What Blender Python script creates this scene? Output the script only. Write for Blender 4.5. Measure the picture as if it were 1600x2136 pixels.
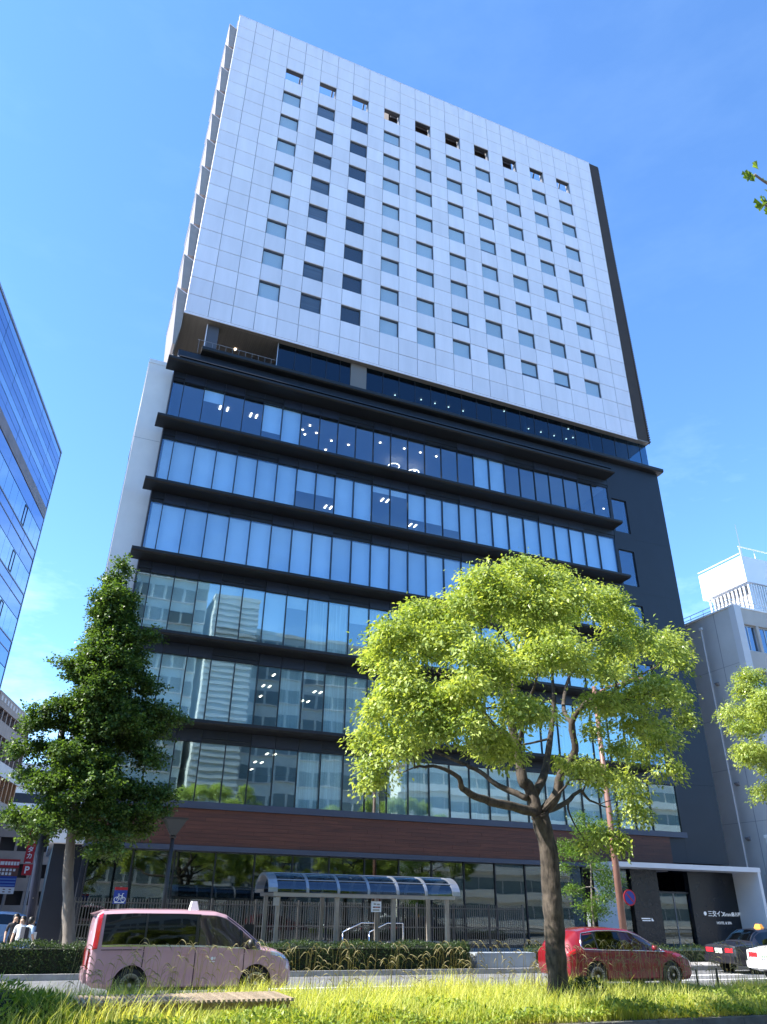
import bpy, bmesh, math, random
import numpy as np
from mathutils import Vector, Matrix

for o in list(bpy.data.objects):
    bpy.data.objects.remove(o)
random.seed(11)
rng = np.random.default_rng(11)
scene = bpy.context.scene
col = scene.collection
R = math.radians

# ------------------------------------------------------------------ camera
cam_d = bpy.data.cameras.new('camera')
cam = bpy.data.objects.new('camera', cam_d)
col.objects.link(cam)
scene.camera = cam
cam_d.sensor_fit = 'HORIZONTAL'
cam_d.sensor_width = 36.0
cam_d.lens = 36.0 * 1547.05 / 1600
cam_d.clip_end = 3000
yaw, pitch, roll = 0.3891, 0.4914, 0.0168
fw = Vector((math.sin(yaw)*math.cos(pitch), math.cos(yaw)*math.cos(pitch), math.sin(pitch)))
r0 = Vector((math.cos(yaw), -math.sin(yaw), 0))
u0 = r0.cross(fw)
rr = r0*math.cos(roll) + u0*math.sin(roll)
uu = -r0*math.sin(roll) + u0*math.cos(roll)
m = Matrix((rr, uu, -fw)).transposed().to_4x4()
m.translation = (-1.7012, -40.085, 1.9)
cam.matrix_world = m

# ------------------------------------------------------------------ sky and sun
SUN_EL = R(46)
SUN_DIR = Vector((-0.991*math.cos(SUN_EL), 0.135*math.cos(SUN_EL), math.sin(SUN_EL)))   # towards the sun
w = bpy.data.worlds.new('World')
scene.world = w
w.use_nodes = True
nt = w.node_tree
nt.nodes.clear()
wo = nt.nodes.new('ShaderNodeOutputWorld')
bg = nt.nodes.new('ShaderNodeBackground')
sky = nt.nodes.new('ShaderNodeTexSky')
sky.sky_type = 'NISHITA'
sky.sun_disc = False
sky.sun_elevation = SUN_EL
sky.sun_rotation = math.atan2(SUN_DIR.x, SUN_DIR.y)
sky.air_density = 1.0
sky.dust_density = 0.05
sky.ozone_density = 4.5
sky.altitude = 0
# thin high cloud drifting over the lower sky
tc = nt.nodes.new('ShaderNodeTexCoord')
mp = nt.nodes.new('ShaderNodeMapping')
mp.inputs['Scale'].default_value = (1.6, 1.6, 4.5)
nz = nt.nodes.new('ShaderNodeTexNoise')
nz.inputs['Scale'].default_value = 1.9
nz.inputs['Detail'].default_value = 8
nz.inputs['Roughness'].default_value = 0.62
rp = nt.nodes.new('ShaderNodeValToRGB')
rp.color_ramp.elements[0].position = 0.50
rp.color_ramp.elements[0].color = (0, 0, 0, 1)
rp.color_ramp.elements[1].position = 0.95
rp.color_ramp.elements[1].color = (0.7, 0.7, 0.7, 1)
mx = nt.nodes.new('ShaderNodeMixRGB')
mx.inputs[2].default_value = (5.5, 7.4, 8.2, 1)
nt.links.new(tc.outputs['Generated'], mp.inputs[0])
nt.links.new(mp.outputs[0], nz.inputs[0])
nt.links.new(nz.outputs[0], rp.inputs[0])
# cloud only in the lower half of the sky, thinning out upward
sx = nt.nodes.new('ShaderNodeSeparateXYZ')
nt.links.new(tc.outputs['Generated'], sx.inputs[0])
el = nt.nodes.new('ShaderNodeMapRange')
el.interpolation_type = 'SMOOTHSTEP'
el.inputs[1].default_value = 0.18
el.inputs[2].default_value = 0.62
el.inputs[3].default_value = 1.0
el.inputs[4].default_value = 0.06
nt.links.new(sx.outputs[2], el.inputs[0])
mu = nt.nodes.new('ShaderNodeMath')
mu.operation = 'MULTIPLY'
nt.links.new(rp.outputs[0], mu.inputs[0])
nt.links.new(el.outputs[0], mu.inputs[1])
nt.links.new(mu.outputs[0], mx.inputs[0])
# clear dry-air blue: a little less red and green over the whole sky
tn = nt.nodes.new('ShaderNodeMixRGB')
tn.blend_type = 'MULTIPLY'
tn.inputs[0].default_value = 1
tn.inputs[2].default_value = (0.64, 0.84, 1.0, 1)
nt.links.new(sky.outputs[0], tn.inputs[1])
nt.links.new(tn.outputs[0], mx.inputs[1])
nt.links.new(mx.outputs[0], bg.inputs[0])
nt.links.new(bg.outputs[0], wo.inputs[0])
bg.inputs[1].default_value = 0.15

sd = bpy.data.lights.new('sun', 'SUN')
sd.energy = 5.0
sd.angle = R(0.53)
sd.color = (1.0, 0.95, 0.87)
sun = bpy.data.objects.new('sun', sd)
col.objects.link(sun)
sun.rotation_euler = (-SUN_DIR).to_track_quat('-Z', 'Y').to_euler()
sun.location = (-60, 40, 90)

scene.render.engine = 'CYCLES'
scene.view_settings.view_transform = 'Standard'
scene.view_settings.look = 'None'
scene.view_settings.gamma = 1
scene.view_settings.exposure = 1.5
scene.cycles.max_bounces = 8
scene.cycles.transparent_max_bounces = 16

# ------------------------------------------------------------------ materials
MATS = {}
def mat(name, color, rough=0.6, metal=0.0, spec=0.5, noise=0.0, nscale=3.0, bump=0.0, bscale=20.0,
        rnd=0.0, coat=0.0, stretch=None, color2=None, detail=5.0):
    """Principled material; colour breaks up with noise, shifts a little per object, fine bump."""
    if name in MATS:
        return MATS[name]
    mt = bpy.data.materials.new(name)
    MATS[name] = mt
    mt.use_nodes = True
    n = mt.node_tree
    b = n.nodes['Principled BSDF']
    b.inputs['Roughness'].default_value = rough
    b.inputs['Metallic'].default_value = metal
    b.inputs['Specular IOR Level'].default_value = spec
    if coat:
        b.inputs['Coat Weight'].default_value = coat
        b.inputs['Coat Roughness'].default_value = 0.05
    src = None
    ge = n.nodes.new('ShaderNodeNewGeometry')
    vec = ge.outputs['Position']
    if stretch:
        mp_ = n.nodes.new('ShaderNodeMapping')
        mp_.inputs['Scale'].default_value = stretch
        n.links.new(vec, mp_.inputs[0])
        vec = mp_.outputs[0]
    c1 = color
    if noise > 0 or color2:
        t = n.nodes.new('ShaderNodeTexNoise')
        t.inputs['Scale'].default_value = nscale
        t.inputs['Detail'].default_value = detail
        t.inputs['Roughness'].default_value = 0.62
        n.links.new(vec, t.inputs['Vector'])
        ra = n.nodes.new('ShaderNodeValToRGB')
        ra.color_ramp.elements[0].position = 0.32
        ra.color_ramp.elements[1].position = 0.68
        if color2:
            ca, cb = color, color2
        else:
            ca = tuple(c*(1-noise) for c in color)
            cb = tuple(min(1, c*(1+noise)) for c in color)
        ra.color_ramp.elements[0].color = (*ca, 1)
        ra.color_ramp.elements[1].color = (*cb, 1)
        n.links.new(t.outputs['Fac'], ra.inputs[0])
        src = ra.outputs[0]
    if rnd > 0:
        oi = n.nodes.new('ShaderNodeObjectInfo')
        mr = n.nodes.new('ShaderNodeMapRange')
        mr.inputs[3].default_value = 1-rnd
        mr.inputs[4].default_value = 1+rnd
        n.links.new(oi.outputs['Random'], mr.inputs[0])
        hs = n.nodes.new('ShaderNodeHueSaturation')
        n.links.new(mr.outputs[0], hs.inputs['Value'])
        if src:
            n.links.new(src, hs.inputs['Color'])
        else:
            hs.inputs['Color'].default_value = (*c1, 1)
        src = hs.outputs[0]
    if src:
        n.links.new(src, b.inputs['Base Color'])
    else:
        b.inputs['Base Color'].default_value = (*c1, 1)
    if bump > 0:
        t2 = n.nodes.new('ShaderNodeTexNoise')
        t2.inputs['Scale'].default_value = bscale
        t2.inputs['Detail'].default_value = 4
        n.links.new(vec, t2.inputs['Vector'])
        bp = n.nodes.new('ShaderNodeBump')
        bp.inputs['Strength'].default_value = bump
        bp.inputs['Distance'].default_value = 0.02
        n.links.new(t2.outputs['Fac'], bp.inputs['Height'])
        n.links.new(bp.outputs[0], b.inputs['Normal'])
    return mt

def glass(name, tint, refl, base_refl=0.2, wav=0.02, wscale=0.7, dirt=0.0):
    """Coated architectural glass: see-through tint plus mirror coat, slightly wavy panes."""
    if name in MATS:
        return MATS[name]
    mt = bpy.data.materials.new(name)
    MATS[name] = mt
    mt.use_nodes = True
    n = mt.node_tree
    n.nodes.clear()
    out = n.nodes.new('ShaderNodeOutputMaterial')
    tr = n.nodes.new('ShaderNodeBsdfTransparent')
    tr.inputs[0].default_value = (*tint, 1)
    gl = n.nodes.new('ShaderNodeBsdfGlossy')
    gl.inputs['Color'].default_value = (*refl, 1)
    gl.inputs['Roughness'].default_value = 0.012
    lw = n.nodes.new('ShaderNodeLayerWeight')
    lw.inputs[0].default_value = 0.5
    fr = n.nodes.new('ShaderNodeMath')
    fr.operation = 'POWER'
    fr.inputs[1].default_value = 4.0
    n.links.new(lw.outputs['Facing'], fr.inputs[0])
    mr = n.nodes.new('ShaderNodeMapRange')
    mr.inputs[1].default_value = 0.0
    mr.inputs[2].default_value = 1.0
    mr.inputs[3].default_value = base_refl
    mr.inputs[4].default_value = 1.0
    n.links.new(fr.outputs[0], mr.inputs[0])
    mixn = n.nodes.new('ShaderNodeMixShader')
    n.links.new(mr.outputs[0], mixn.inputs[0])
    n.links.new(tr.outputs[0], mixn.inputs[1])
    n.links.new(gl.outputs[0], mixn.inputs[2])
    n.links.new(mixn.outputs[0], out.inputs[0])
    if wav:
        ge = n.nodes.new('ShaderNodeNewGeometry')
        t = n.nodes.new('ShaderNodeTexNoise')
        t.inputs['Scale'].default_value = wscale
        t.inputs['Detail'].default_value = 1.5
        n.links.new(ge.outputs['Position'], t.inputs['Vector'])
        bp = n.nodes.new('ShaderNodeBump')
        bp.inputs['Strength'].default_value = 1.0
        bp.inputs['Distance'].default_value = wav
        n.links.new(t.outputs['Fac'], bp.inputs['Height'])
        n.links.new(bp.outputs[0], gl.inputs['Normal'])
    return mt

def emit(name, color, strength):
    if name in MATS:
        return MATS[name]
    mt = bpy.data.materials.new(name)
    MATS[name] = mt
    mt.use_nodes = True
    b = mt.node_tree.nodes['Principled BSDF']
    b.inputs['Base Color'].default_value = (*color, 1)
    b.inputs['Emission Color'].default_value = (*color, 1)
    b.inputs['Emission Strength'].default_value = strength
    return mt

def leafmat(name, ca, cb, trans=0.45, tcol=None, rough=0.45):
    """Leaf: diffuse + gloss + light passing through, hue varying leaf by leaf."""
    mt = bpy.data.materials.new(name)
    MATS[name] = mt
    mt.use_nodes = True
    n = mt.node_tree
    n.nodes.clear()
    out = n.nodes.new('ShaderNodeOutputMaterial')
    at = n.nodes.new('ShaderNodeAttribute')
    at.attribute_name = 'tint'
    ra = n.nodes.new('ShaderNodeValToRGB')
    ra.color_ramp.elements[0].color = (*ca, 1)
    ra.color_ramp.elements[1].color = (*cb, 1)
    n.links.new(at.outputs['Fac'], ra.inputs[0])
    pb = n.nodes.new('ShaderNodeBsdfPrincipled')
    pb.inputs['Roughness'].default_value = rough
    pb.inputs['Specular IOR Level'].default_value = 0.35
    n.links.new(ra.outputs[0], pb.inputs['Base Color'])
    tl = n.nodes.new('ShaderNodeBsdfTranslucent')
    mul = n.nodes.new('ShaderNodeMixRGB')
    mul.blend_type = 'MULTIPLY'
    mul.inputs[0].default_value = 1
    mul.inputs[2].default_value = (*(tcol or (1.5, 1.5, 0.6)), 1)
    n.links.new(ra.outputs[0], mul.inputs[1])
    n.links.new(mul.outputs[0], tl.inputs[0])
    mixn = n.nodes.new('ShaderNodeMixShader')
    mixn.inputs[0].default_value = trans
    n.links.new(pb.outputs[0], mixn.inputs[1])
    n.links.new(tl.outputs[0], mixn.inputs[2])
    n.links.new(mixn.outputs[0], out.inputs[0])
    return mt

# ------------------------------------------------------------------ mesh helpers
class MB:
    """Collects boxes, tubes, prisms ... and links them as ONE mesh object."""
    def __init__(s):
        s.v = []; s.f = []
    def add(s, vs, fs):
        o = len(s.v)
        s.v += [tuple(v) for v in vs]
        s.f += [tuple(i+o for i in f) for f in fs]
        return s
    def box(s, x0, x1, y0, y1, z0, z1):
        return s.add([(x0,y0,z0),(x1,y0,z0),(x1,y1,z0),(x0,y1,z0),(x0,y0,z1),(x1,y0,z1),(x1,y1,z1),(x0,y1,z1)],
                     [(0,3,2,1),(4,5,6,7),(0,1,5,4),(1,2,6,5),(2,3,7,6),(3,0,4,7)])
    def prism(s, prof, axis, a0, a1):
        """profile (list of 2-tuples) extruded along axis 'x','y' or 'z'."""
        n = len(prof)
        def mk(p, a):
            return {'x': (a, p[0], p[1]), 'y': (p[0], a, p[1]), 'z': (p[0], p[1], a)}[axis]
        vs = [mk(p, a0) for p in prof] + [mk(p, a1) for p in prof]
        fs = [tuple(range(n))[::-1], tuple(range(n, 2*n))]
        for i in range(n):
            j = (i+1) % n
            fs.append((i, j, n+j, n+i))
        return s.add(vs, fs)
    def tube(s, pts, rad, sides=8, cap=True):
        pts = [Vector(p) for p in pts]
        if not hasattr(rad, '__len__'):
            rad = [rad]*len(pts)
        vs = []; fs = []
        prev = None
        for i, p in enumerate(pts):
            a = pts[max(0, i-1)]; b = pts[min(len(pts)-1, i+1)]
            d = (b-a).normalized()
            if prev is None:
                ref = Vector((0,0,1)) if abs(d.z) < .9 else Vector((1,0,0))
                e1 = d.cross(ref).normalized()
            else:
                e1 = (prev - d*prev.dot(d)).normalized()
            prev = e1
            e2 = d.cross(e1)
            for k in range(sides):
                t = 2*math.pi*k/sides
                vs.append(p + (e1*math.cos(t) + e2*math.sin(t))*rad[i])
        for i in range(len(pts)-1):
            for k in range(sides):
                k2 = (k+1) % sides
                fs.append((i*sides+k, i*sides+k2, (i+1)*sides+k2, (i+1)*sides+k))
        if cap:
            fs.append(tuple(range(sides))[::-1])
            fs.append(tuple(range((len(pts)-1)*sides, len(pts)*sides)))
        return s.add(vs, fs)
    def lathe(s, prof, c=(0,0,0), axis='z', sides=20):
        """prof: list of (radius, height)."""
        vs = []; fs = []
        for (r_, h) in prof:
            for k in range(sides):
                t = 2*math.pi*k/sides
                a, b = r_*math.cos(t), r_*math.sin(t)
                q = {'z': (a, b, h), 'y': (a, h, b), 'x': (h, a, b)}[axis]
                vs.append((q[0]+c[0], q[1]+c[1], q[2]+c[2]))
        n = len(prof)
        for i in range(n-1):
            for k in range(sides):
                k2 = (k+1) % sides
                fs.append((i*sides+k, i*sides+k2, (i+1)*sides+k2, (i+1)*sides+k))
        fs.append(tuple(range(sides))[::-1])
        fs.append(tuple(range((n-1)*sides, n*sides)))
        return s.add(vs, fs)
    def mesh(s, name, smooth=False):
        me = bpy.data.meshes.new(name)
        me.from_pydata(s.v, [], s.f)
        me.validate()
        bm = bmesh.new(); bm.from_mesh(me)
        bmesh.ops.recalc_face_normals(bm, faces=bm.faces)
        bm.to_mesh(me); bm.free()
        if smooth:
            for p in me.polygons:
                p.use_smooth = True
        return me
    def build(s, name, m_, parent=None, smooth=False, loc=None):
        """Vertices are in world space; with a parent they are stored relative to it."""
        me = s.mesh(name, smooth)
        me.materials.append(m_)
        return put(name, me, parent, loc)

def wloc(o):
    p = Vector(o.location)
    while o.parent:
        o = o.parent
        p += Vector(o.location)
    return p

def put(name, me, parent=None, loc=None):
    """Link a mesh. loc None: mesh is in world coordinates; else loc is the world location of its origin."""
    o = bpy.data.objects.new(name, me)
    col.objects.link(o)
    base = Vector((0,0,0)) if loc is None else Vector(loc)
    if parent is not None:
        o.parent = parent
        o.location = base - wloc(parent)
    else:
        o.location = base
    return o

_unit = {}
def ubox(m_, bevel=0.0):
    k = (m_.name, bevel)
    if k not in _unit:
        b = MB().box(0,1,0,1,0,1)
        me = b.mesh('box')
        me.materials.append(m_)
        _unit[k] = me
    return _unit[k]
def bx(name, m_, parent, x0, x1, y0, y1, z0, z1):
    """One box piece; alike pieces share one unit mesh and differ in scale."""
    o = put(name, ubox(m_), parent, (x0, y0, z0))
    o.scale = (x1-x0, y1-y0, z1-z0)
    return o

def tag(o, label=None, cat=None, group=None, kind=None):
    if label: o['label'] = label
    if cat: o['category'] = cat
    if group: o['group'] = group
    if kind: o['kind'] = kind
    return o
def empty(name, loc, label, cat, group=None):
    o = bpy.data.objects.new(name, None)
    col.objects.link(o)
    o.location = loc
    o.empty_display_size = 0.3
    return tag(o, label, cat, group)
def struct(o):
    o['kind'] = 'structure'
    return o
def copy_tree(o, parent=None):
    c = o.copy()
    col.objects.link(c)
    c.parent = parent
    for ch in list(o.children):
        copy_tree(ch, c)
    return c
def text_mesh(s, size, m_, name, parent, origin, xdir=(1,0,0), zdir=(0,0,1), depth=0.008, align='LEFT', vertical=False, bold=0.0):
    """Lettering as a flat mesh standing in the plane of xdir/zdir at origin (world)."""
    cu = bpy.data.curves.new('t', 'FONT')
    cu.body = '\n'.join(s) if vertical else s
    cu.size = size
    cu.align_x = 'CENTER' if vertical else align
    cu.extrude = depth
    cu.offset = bold
    cu.resolution_u = 3
    if vertical:
        cu.space_line = 1.05
    o = bpy.data.objects.new('t', cu)
    col.objects.link(o)
    dg = bpy.context.evaluated_depsgraph_get()
    me = bpy.data.meshes.new_from_object(o.evaluated_get(dg))
    bpy.data.objects.remove(o)
    xd, zd = Vector(xdir).normalized(), Vector(zdir).normalized()
    nd = xd.cross(zd)
    M = Matrix((xd, zd, nd)).transposed().to_4x4()
    me.transform(M)
    me.materials.clear()
    me.materials.append(m_)
    return put(name, me, parent, origin)

def fast_mesh(name, verts, faces4, tint, m_, smooth=False):
    """verts (N,3), faces4 (M,k) arrays, tint (M,) stored as a face attribute."""
    me = bpy.data.meshes.new(name)
    nv, (nf, k) = len(verts), faces4.shape
    me.vertices.add(nv)
    me.vertices.foreach_set('co', np.asarray(verts, dtype=np.float32).ravel())
    me.loops.add(nf*k)
    me.loops.foreach_set('vertex_index', faces4.astype(np.int32).ravel())
    me.polygons.add(nf)
    me.polygons.foreach_set('loop_start', np.arange(0, nf*k, k, dtype=np.int32))
    me.polygons.foreach_set('loop_total', np.full(nf, k, dtype=np.int32))
    me.update(calc_edges=True)
    if tint is not None:
        a = me.attributes.new('tint', 'FLOAT', 'FACE')
        a.data.foreach_set('value', tint.astype(np.float32))
    me.materials.append(m_)
    if smooth:
        me.polygons.foreach_set('use_smooth', np.ones(nf, dtype=bool))
    return me

# ================================================================== GROUND
M_asph = mat('asphalt', (0.14,0.142,0.148), 0.85, noise=0.25, nscale=1.3, bump=0.5, bscale=60)
M_pave = mat('paving', (0.30,0.28,0.26), 0.8, noise=0.15, nscale=1.0, bump=0.2, bscale=40)
M_kerb = mat('kerb stone', (0.34,0.33,0.31), 0.8, noise=0.2, nscale=3, bump=0.3, bscale=30)
M_soil = mat('soil', (0.09,0.075,0.045), 0.95, noise=0.35, nscale=4, bump=0.6, bscale=25)
M_paint = mat('road paint', (0.78,0.78,0.75), 0.6, noise=0.12, nscale=6)
M_earth = mat('far ground', (0.16,0.155,0.15), 0.9, noise=0.2, nscale=0.1)

struct(MB().box(-900,900,-900,900,-1.0,-0.03).build('ground', M_earth))
struct(MB().box(-250,250,-22.6,-14.0,-0.025,0.0).build('road', M_asph))
struct(MB().box(-250,250,-45.5,-27.3,-0.025,0.0).build('road', M_asph))
struct(MB().box(-12.5,-3.4,-14.0,160,-0.026,-0.004).build('side_street', M_asph))
struct(MB().box(-3.25,160,-13.85,60,-0.02,0.13).build('pavement', M_pave))
struct(MB().box(-250,250,-63,-45.65,-0.02,0.13).build('pavement', M_pave))
struct(MB().box(-250,250,-27.15,-22.75,-0.02,0.20).build('median', M_soil))
# kerb stones
def kerb_run(name, y0, y1, x0, x1, step, z1):
    k = MB().box(x0, x1, y0+0.02, y1-0.02, -0.01, z1-0.03).build(name, M_kerb)
    struct(k)
    x = x0
    while x < x1-0.01:
        e = min(x+step, x1)
        if -12 < x < 34:
            bx('kerb_stone', M_kerb, k, x+0.006, e-0.006, y0, y1, 0.0, z1)
        x = e
    return k
kerb_run('kerb', -14.0, -13.85, -3.4, 60, 1.0, 0.15)
kerb_run('kerb', -22.75, -22.6, -60, 80, 1.0, 0.22)
M_kerb = mat('shade tinted kerb stone', (0.13,0.125,0.11), 0.9, noise=0.3, nscale=3, bump=0.3, bscale=30)  # shadow of plants over the median kerb, put into the stone colour
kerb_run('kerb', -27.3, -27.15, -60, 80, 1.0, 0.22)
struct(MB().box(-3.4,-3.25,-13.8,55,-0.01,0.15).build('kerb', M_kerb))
# lane paint, each stripe is a sheet 4 mm over the asphalt
for x in (-21.0, -9.5, 3.6, 17.8, 30.5, 43.0):
    struct(MB().box(x, x+5.2, -17.72, -17.55, 0.001, 0.004).build('lane_marking', M_paint))
struct(MB().box(18.6, 26, -16.1, -15.8, 0.001, 0.004).build('edge_marking', M_paint))

# ================================================================== HOTEL TOWER
M_panel = mat('white cladding', (0.68,0.65,0.70), 0.5, noise=0.05, nscale=0.9, stretch=(1.4,1,0.22), rnd=0.06, bump=0.03, bscale=4)
M_back  = mat('panel joint', (0.22,0.23,0.26), 0.8)
M_dark  = mat('charcoal metal', (0.010,0.014,0.024), 0.45, spec=0.4, noise=0.15, nscale=0.8, rnd=0.12)
M_span  = mat('spandrel', (0.012,0.016,0.030), 0.38, noise=0.12, nscale=0.7, rnd=0.2)
M_led   = mat('ledge metal', (0.006,0.007,0.009), 0.55, noise=0.15, nscale=1.5)
M_mul   = mat('mullion', (0.012,0.014,0.02), 0.35)
M_frame = mat('window frame', (0.05,0.05,0.055), 0.45)
M_sill  = mat('blue grey trim', (0.045,0.055,0.085), 0.45, noise=0.1, nscale=1.2)
M_wood  = mat('dark stained wood', (0.060,0.017,0.009), 0.6, color2=(0.115,0.034,0.017), nscale=2.2, stretch=(0.35,1,9), rnd=0.14, bump=0.15, bscale=8)
M_white = mat('white render', (0.66,0.65,0.64), 0.7, noise=0.05, nscale=0.7)
M_fin   = mat('taupe fin', (0.27,0.245,0.235), 0.55, noise=0.08, nscale=0.5, stretch=(1,0.3,4))
M_soff  = mat('soffit board', (0.17,0.15,0.13), 0.7, noise=0.1, nscale=1, stretch=(6,0.4,1))
M_louv  = mat('brown louvre', (0.034,0.020,0.013), 0.7, noise=0.15, nscale=1)
M_steel = mat('steel brace', (0.22,0.22,0.24), 0.5)
M_room  = mat('office wall', (0.20,0.21,0.23), 0.8)
M_ceil  = mat('office ceiling', (0.33,0.34,0.36), 0.8)
M_blind = mat('roller blind', (0.72,0.76,0.78), 0.85, rnd=0.12, noise=0.05, nscale=1.0)
M_blindg = mat('grey roller blind', (0.44,0.52,0.58), 0.85, rnd=0.07)
M_curt  = mat('sheer curtain', (0.66,0.70,0.68), 0.9, rnd=0.15, noise=0.25, nscale=3.0, stretch=(3.0,1,0.06))
G_off   = glass('office glass', (0.84,0.93,0.985), (0.62,0.80,1.0), base_refl=0.13, wav=0.0016, wscale=0.9)
G_low   = glass('low office glass', (0.86,0.94,0.95), (0.80,0.98,1.0), base_refl=0.24, wav=0.0014, wscale=0.8)
G_room  = glass('hotel glass', (0.95,0.97,0.985), (0.9,0.95,1.0), base_refl=0.04, wav=0.001)
G_lob   = glass('lobby glass', (0.30,0.42,0.50), (0.55,0.75,0.95), base_refl=0.06, wav=0.004)
G_gnd   = glass('shopfront glass', (0.50,0.56,0.56), (0.85,0.95,0.95), base_refl=0.12, wav=0.002, wscale=0.6)
E_lamp  = emit('office lamp', (1.0,0.88,0.72), 3.0)
E_spot  = emit('downlight', (1.0,0.82,0.6), 4.0)

TOP = 72.45
PW, PH = 1.5739, 1.6
NC, NR = 24, 22
WB = TOP - NR*PH            # 37.25 underside of the white block
tower = empty('hotel_tower', (19.0, 6.0, 0.13), 'tall tower, chequered white panelled block over dark glazed office floors', 'building')

wincols = list(range(3, 22, 2))
winrows = list(range(3, 20, 2))
wincells = {(c_, r_) for c_ in wincols for r_ in winrows}
# size of each panel as seen from the street decides which ones are single pieces
camp = Vector((-1.7012, -40.085, 1.9))
cells = [(c_, r_) for r_ in range(NR) for c_ in range(NC) if (c_, r_) not in wincells]
def seen(cr):
    ctr = Vector(((cr[0]+.5)*PW, 0, TOP-(cr[1]+.5)*PH))
    d = ctr-camp
    return -abs(d.y)/d.length**3
cells.sort(key=seen)
gap = 0.016
pmesh = MB()
# panel: slab with a chamfered rim
x0, x1, z0, z1, ch = gap, PW-gap, gap, PH-gap, 0.02
pmesh.add([(x0,0.06,z0),(x1,0.06,z0),(x1,0.06,z1),(x0,0.06,z1),
           (x0,ch,z0),(x1,ch,z0),(x1,ch,z1),(x0,ch,z1),
           (x0+ch,0,z0+ch),(x1-ch,0,z0+ch),(x1-ch,0,z1-ch),(x0+ch,0,z1-ch)],
          [(3,2,1,0)] + [(i,(i+1)%4,4+(i+1)%4,4+i) for i in range(4)] + [(4+i,4+(i+1)%4,8+(i+1)%4,8+i) for i in range(4)] + [(8,9,10,11)])
pme = pmesh.mesh('panel')
pme.materials.append(M_panel)
for (c_, r_) in cells[:300]:
    o = put('panel', pme, tower, (c_*PW, random.uniform(-0.004,0.004), TOP-(r_+1)*PH))
    o.rotation_euler = (random.uniform(-.0022,.0022), 0, random.uniform(-.0022,.0022))
rest = MB()
for (c_, r_) in cells[300:]:
    ox, oz = c_*PW, TOP-(r_+1)*PH
    rest.add([(v[0]+ox, v[1], v[2]+oz) for v in pmesh.v], pmesh.f)
tag(rest.build('upper_panels', M_panel, tower), kind='stuff')
# backing wall behind the panels, open where the windows are
bk = MB()
for (c_, r_) in cells:
    bk.box(c_*PW, (c_+1)*PW, 0.062, 0.36 if r_ < 5 else 0.45, TOP-(r_+1)*PH, TOP-r_*PH)
bk.build('backing_wall', M_back, tower)
ROOF = TOP - 5*PH
DB = 6.0
core = MB().box(0.02, NC*PW-0.02, 0.45, DB, WB+0.02, ROOF-0.02).build('block_core', M_back, tower)
# side and rear cladding of the block
MB().box(0.0, 0.10, 0.452, DB, WB, ROOF).build('side_wall', M_panel, tower)
MB().box(0.0, NC*PW, DB, DB+0.15, WB, ROOF).build('rear_wall', M_panel, tower)
# hotel windows
def hotel_window(c_, r_):
    xa, za = c_*PW, TOP-(r_+1)*PH
    fr = MB()
    t = 0.05
    fr.box(xa+0.005, xa+PW-0.005, 0.11, 0.19, za+0.005, za+t)
    fr.box(xa+0.005, xa+PW-0.005, 0.11, 0.19, za+PH-t-0.06, za+PH-0.005)
    fr.box(xa+0.005, xa+t, 0.112, 0.188, za+t, za+PH-t-0.06)
    fr.box(xa+PW-t, xa+PW-0.005, 0.112, 0.188, za+t, za+PH-t-0.06)
    f = fr.build('window', M_frame, tower)
    bx('pane', G_room, f, xa+t, xa+PW-t, 0.145, 0.153, za+t, za+PH-t-0.06)
    if c_ in (5, 7):
        if c_ == 5:
            bx('blind', M_blindd, f, xa+t, xa+PW-t, 0.22, 0.23, za+t, za+PH*0.97-t-0.06)
        else:
            bx('blind', M_blindk, f, xa+t, xa+PW-t, 0.22, 0.23, za+t, za+PH-t-0.06)
    else:
        drop = 1.0 if random.random() < .93 else 0.8
        bx('blind', M_blindg, f, xa+t, xa+PW-t, 0.22, 0.23, za+t+(1-drop)*PH, za+PH-t-0.06)
M_blindd = mat('dark slatted blind', (0.085,0.10,0.125), 0.7, noise=0.3, nscale=1.0, stretch=(0.05,1,14), rnd=0.2)
M_blindk = mat('black roller blind', (0.018,0.022,0.035), 0.7, rnd=0.2)
for c_ in wincols:
    for r_ in winrows[1:]:
        hotel_window(c_, r_)
# openings of the roof screen: reveal liners
for c_ in wincols:
    xa, za = c_*PW, TOP-4*PH
    MB().box(xa+0.002, xa+PW-0.002, 0.07, 0.40, za+PH-0.06, za+PH-0.002).build('opening_head', M_frame, tower)
# roof deck, screen stays and plant room behind the screen
MB().box(0.1, NC*PW-0.1, 0.46, DB-.02, ROOF-0.02, ROOF+0.12).build('roof_deck', M_back, tower)
for i, c_ in enumerate(range(0, 25, 2)):
    xa = c_*PW
    g = MB().tube([(xa, 3.6, ROOF+0.1), (xa, 0.45, TOP-1.2)], 0.075, 6)
    g.tube([(xa, 0.45, ROOF+0.1), (xa, 0.45, TOP-0.3)], 0.09, 6)
    g.build('screen_stay', M_steel, tower)
for c_ in range(4, 23, 2):
    xa = c_*PW
    g = MB().tube([(xa-0.2, 0.9, ROOF+2.4), (xa+PW*1.9, 1.0, ROOF+0.6)], 0.065, 6)
    g.tube([(xa-0.2, 0.95, ROOF+1.6), (xa+PW*1.9, 1.0, ROOF+3.0)], 0.065, 6)
    g.build('diagonal_brace', M_steel, tower)
MB().box(9.6*PW, 18.2*PW, 1.3, 6.5, ROOF+0.1, TOP-0.4).build('plant_room', M_louv, tower)
for k in range(7):
    z = ROOF+1.0+k*0.8
    MB().box(9.7*PW, 18.1*PW, 1.18, 1.28, z, z+0.12).build('plant_louvre', M_steel, tower)
# white coping along the top
MB().box(-0.02, NC*PW+0.02, -0.006, 0.40, TOP, TOP+0.05).build('coping', M_panel, tower)
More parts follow.
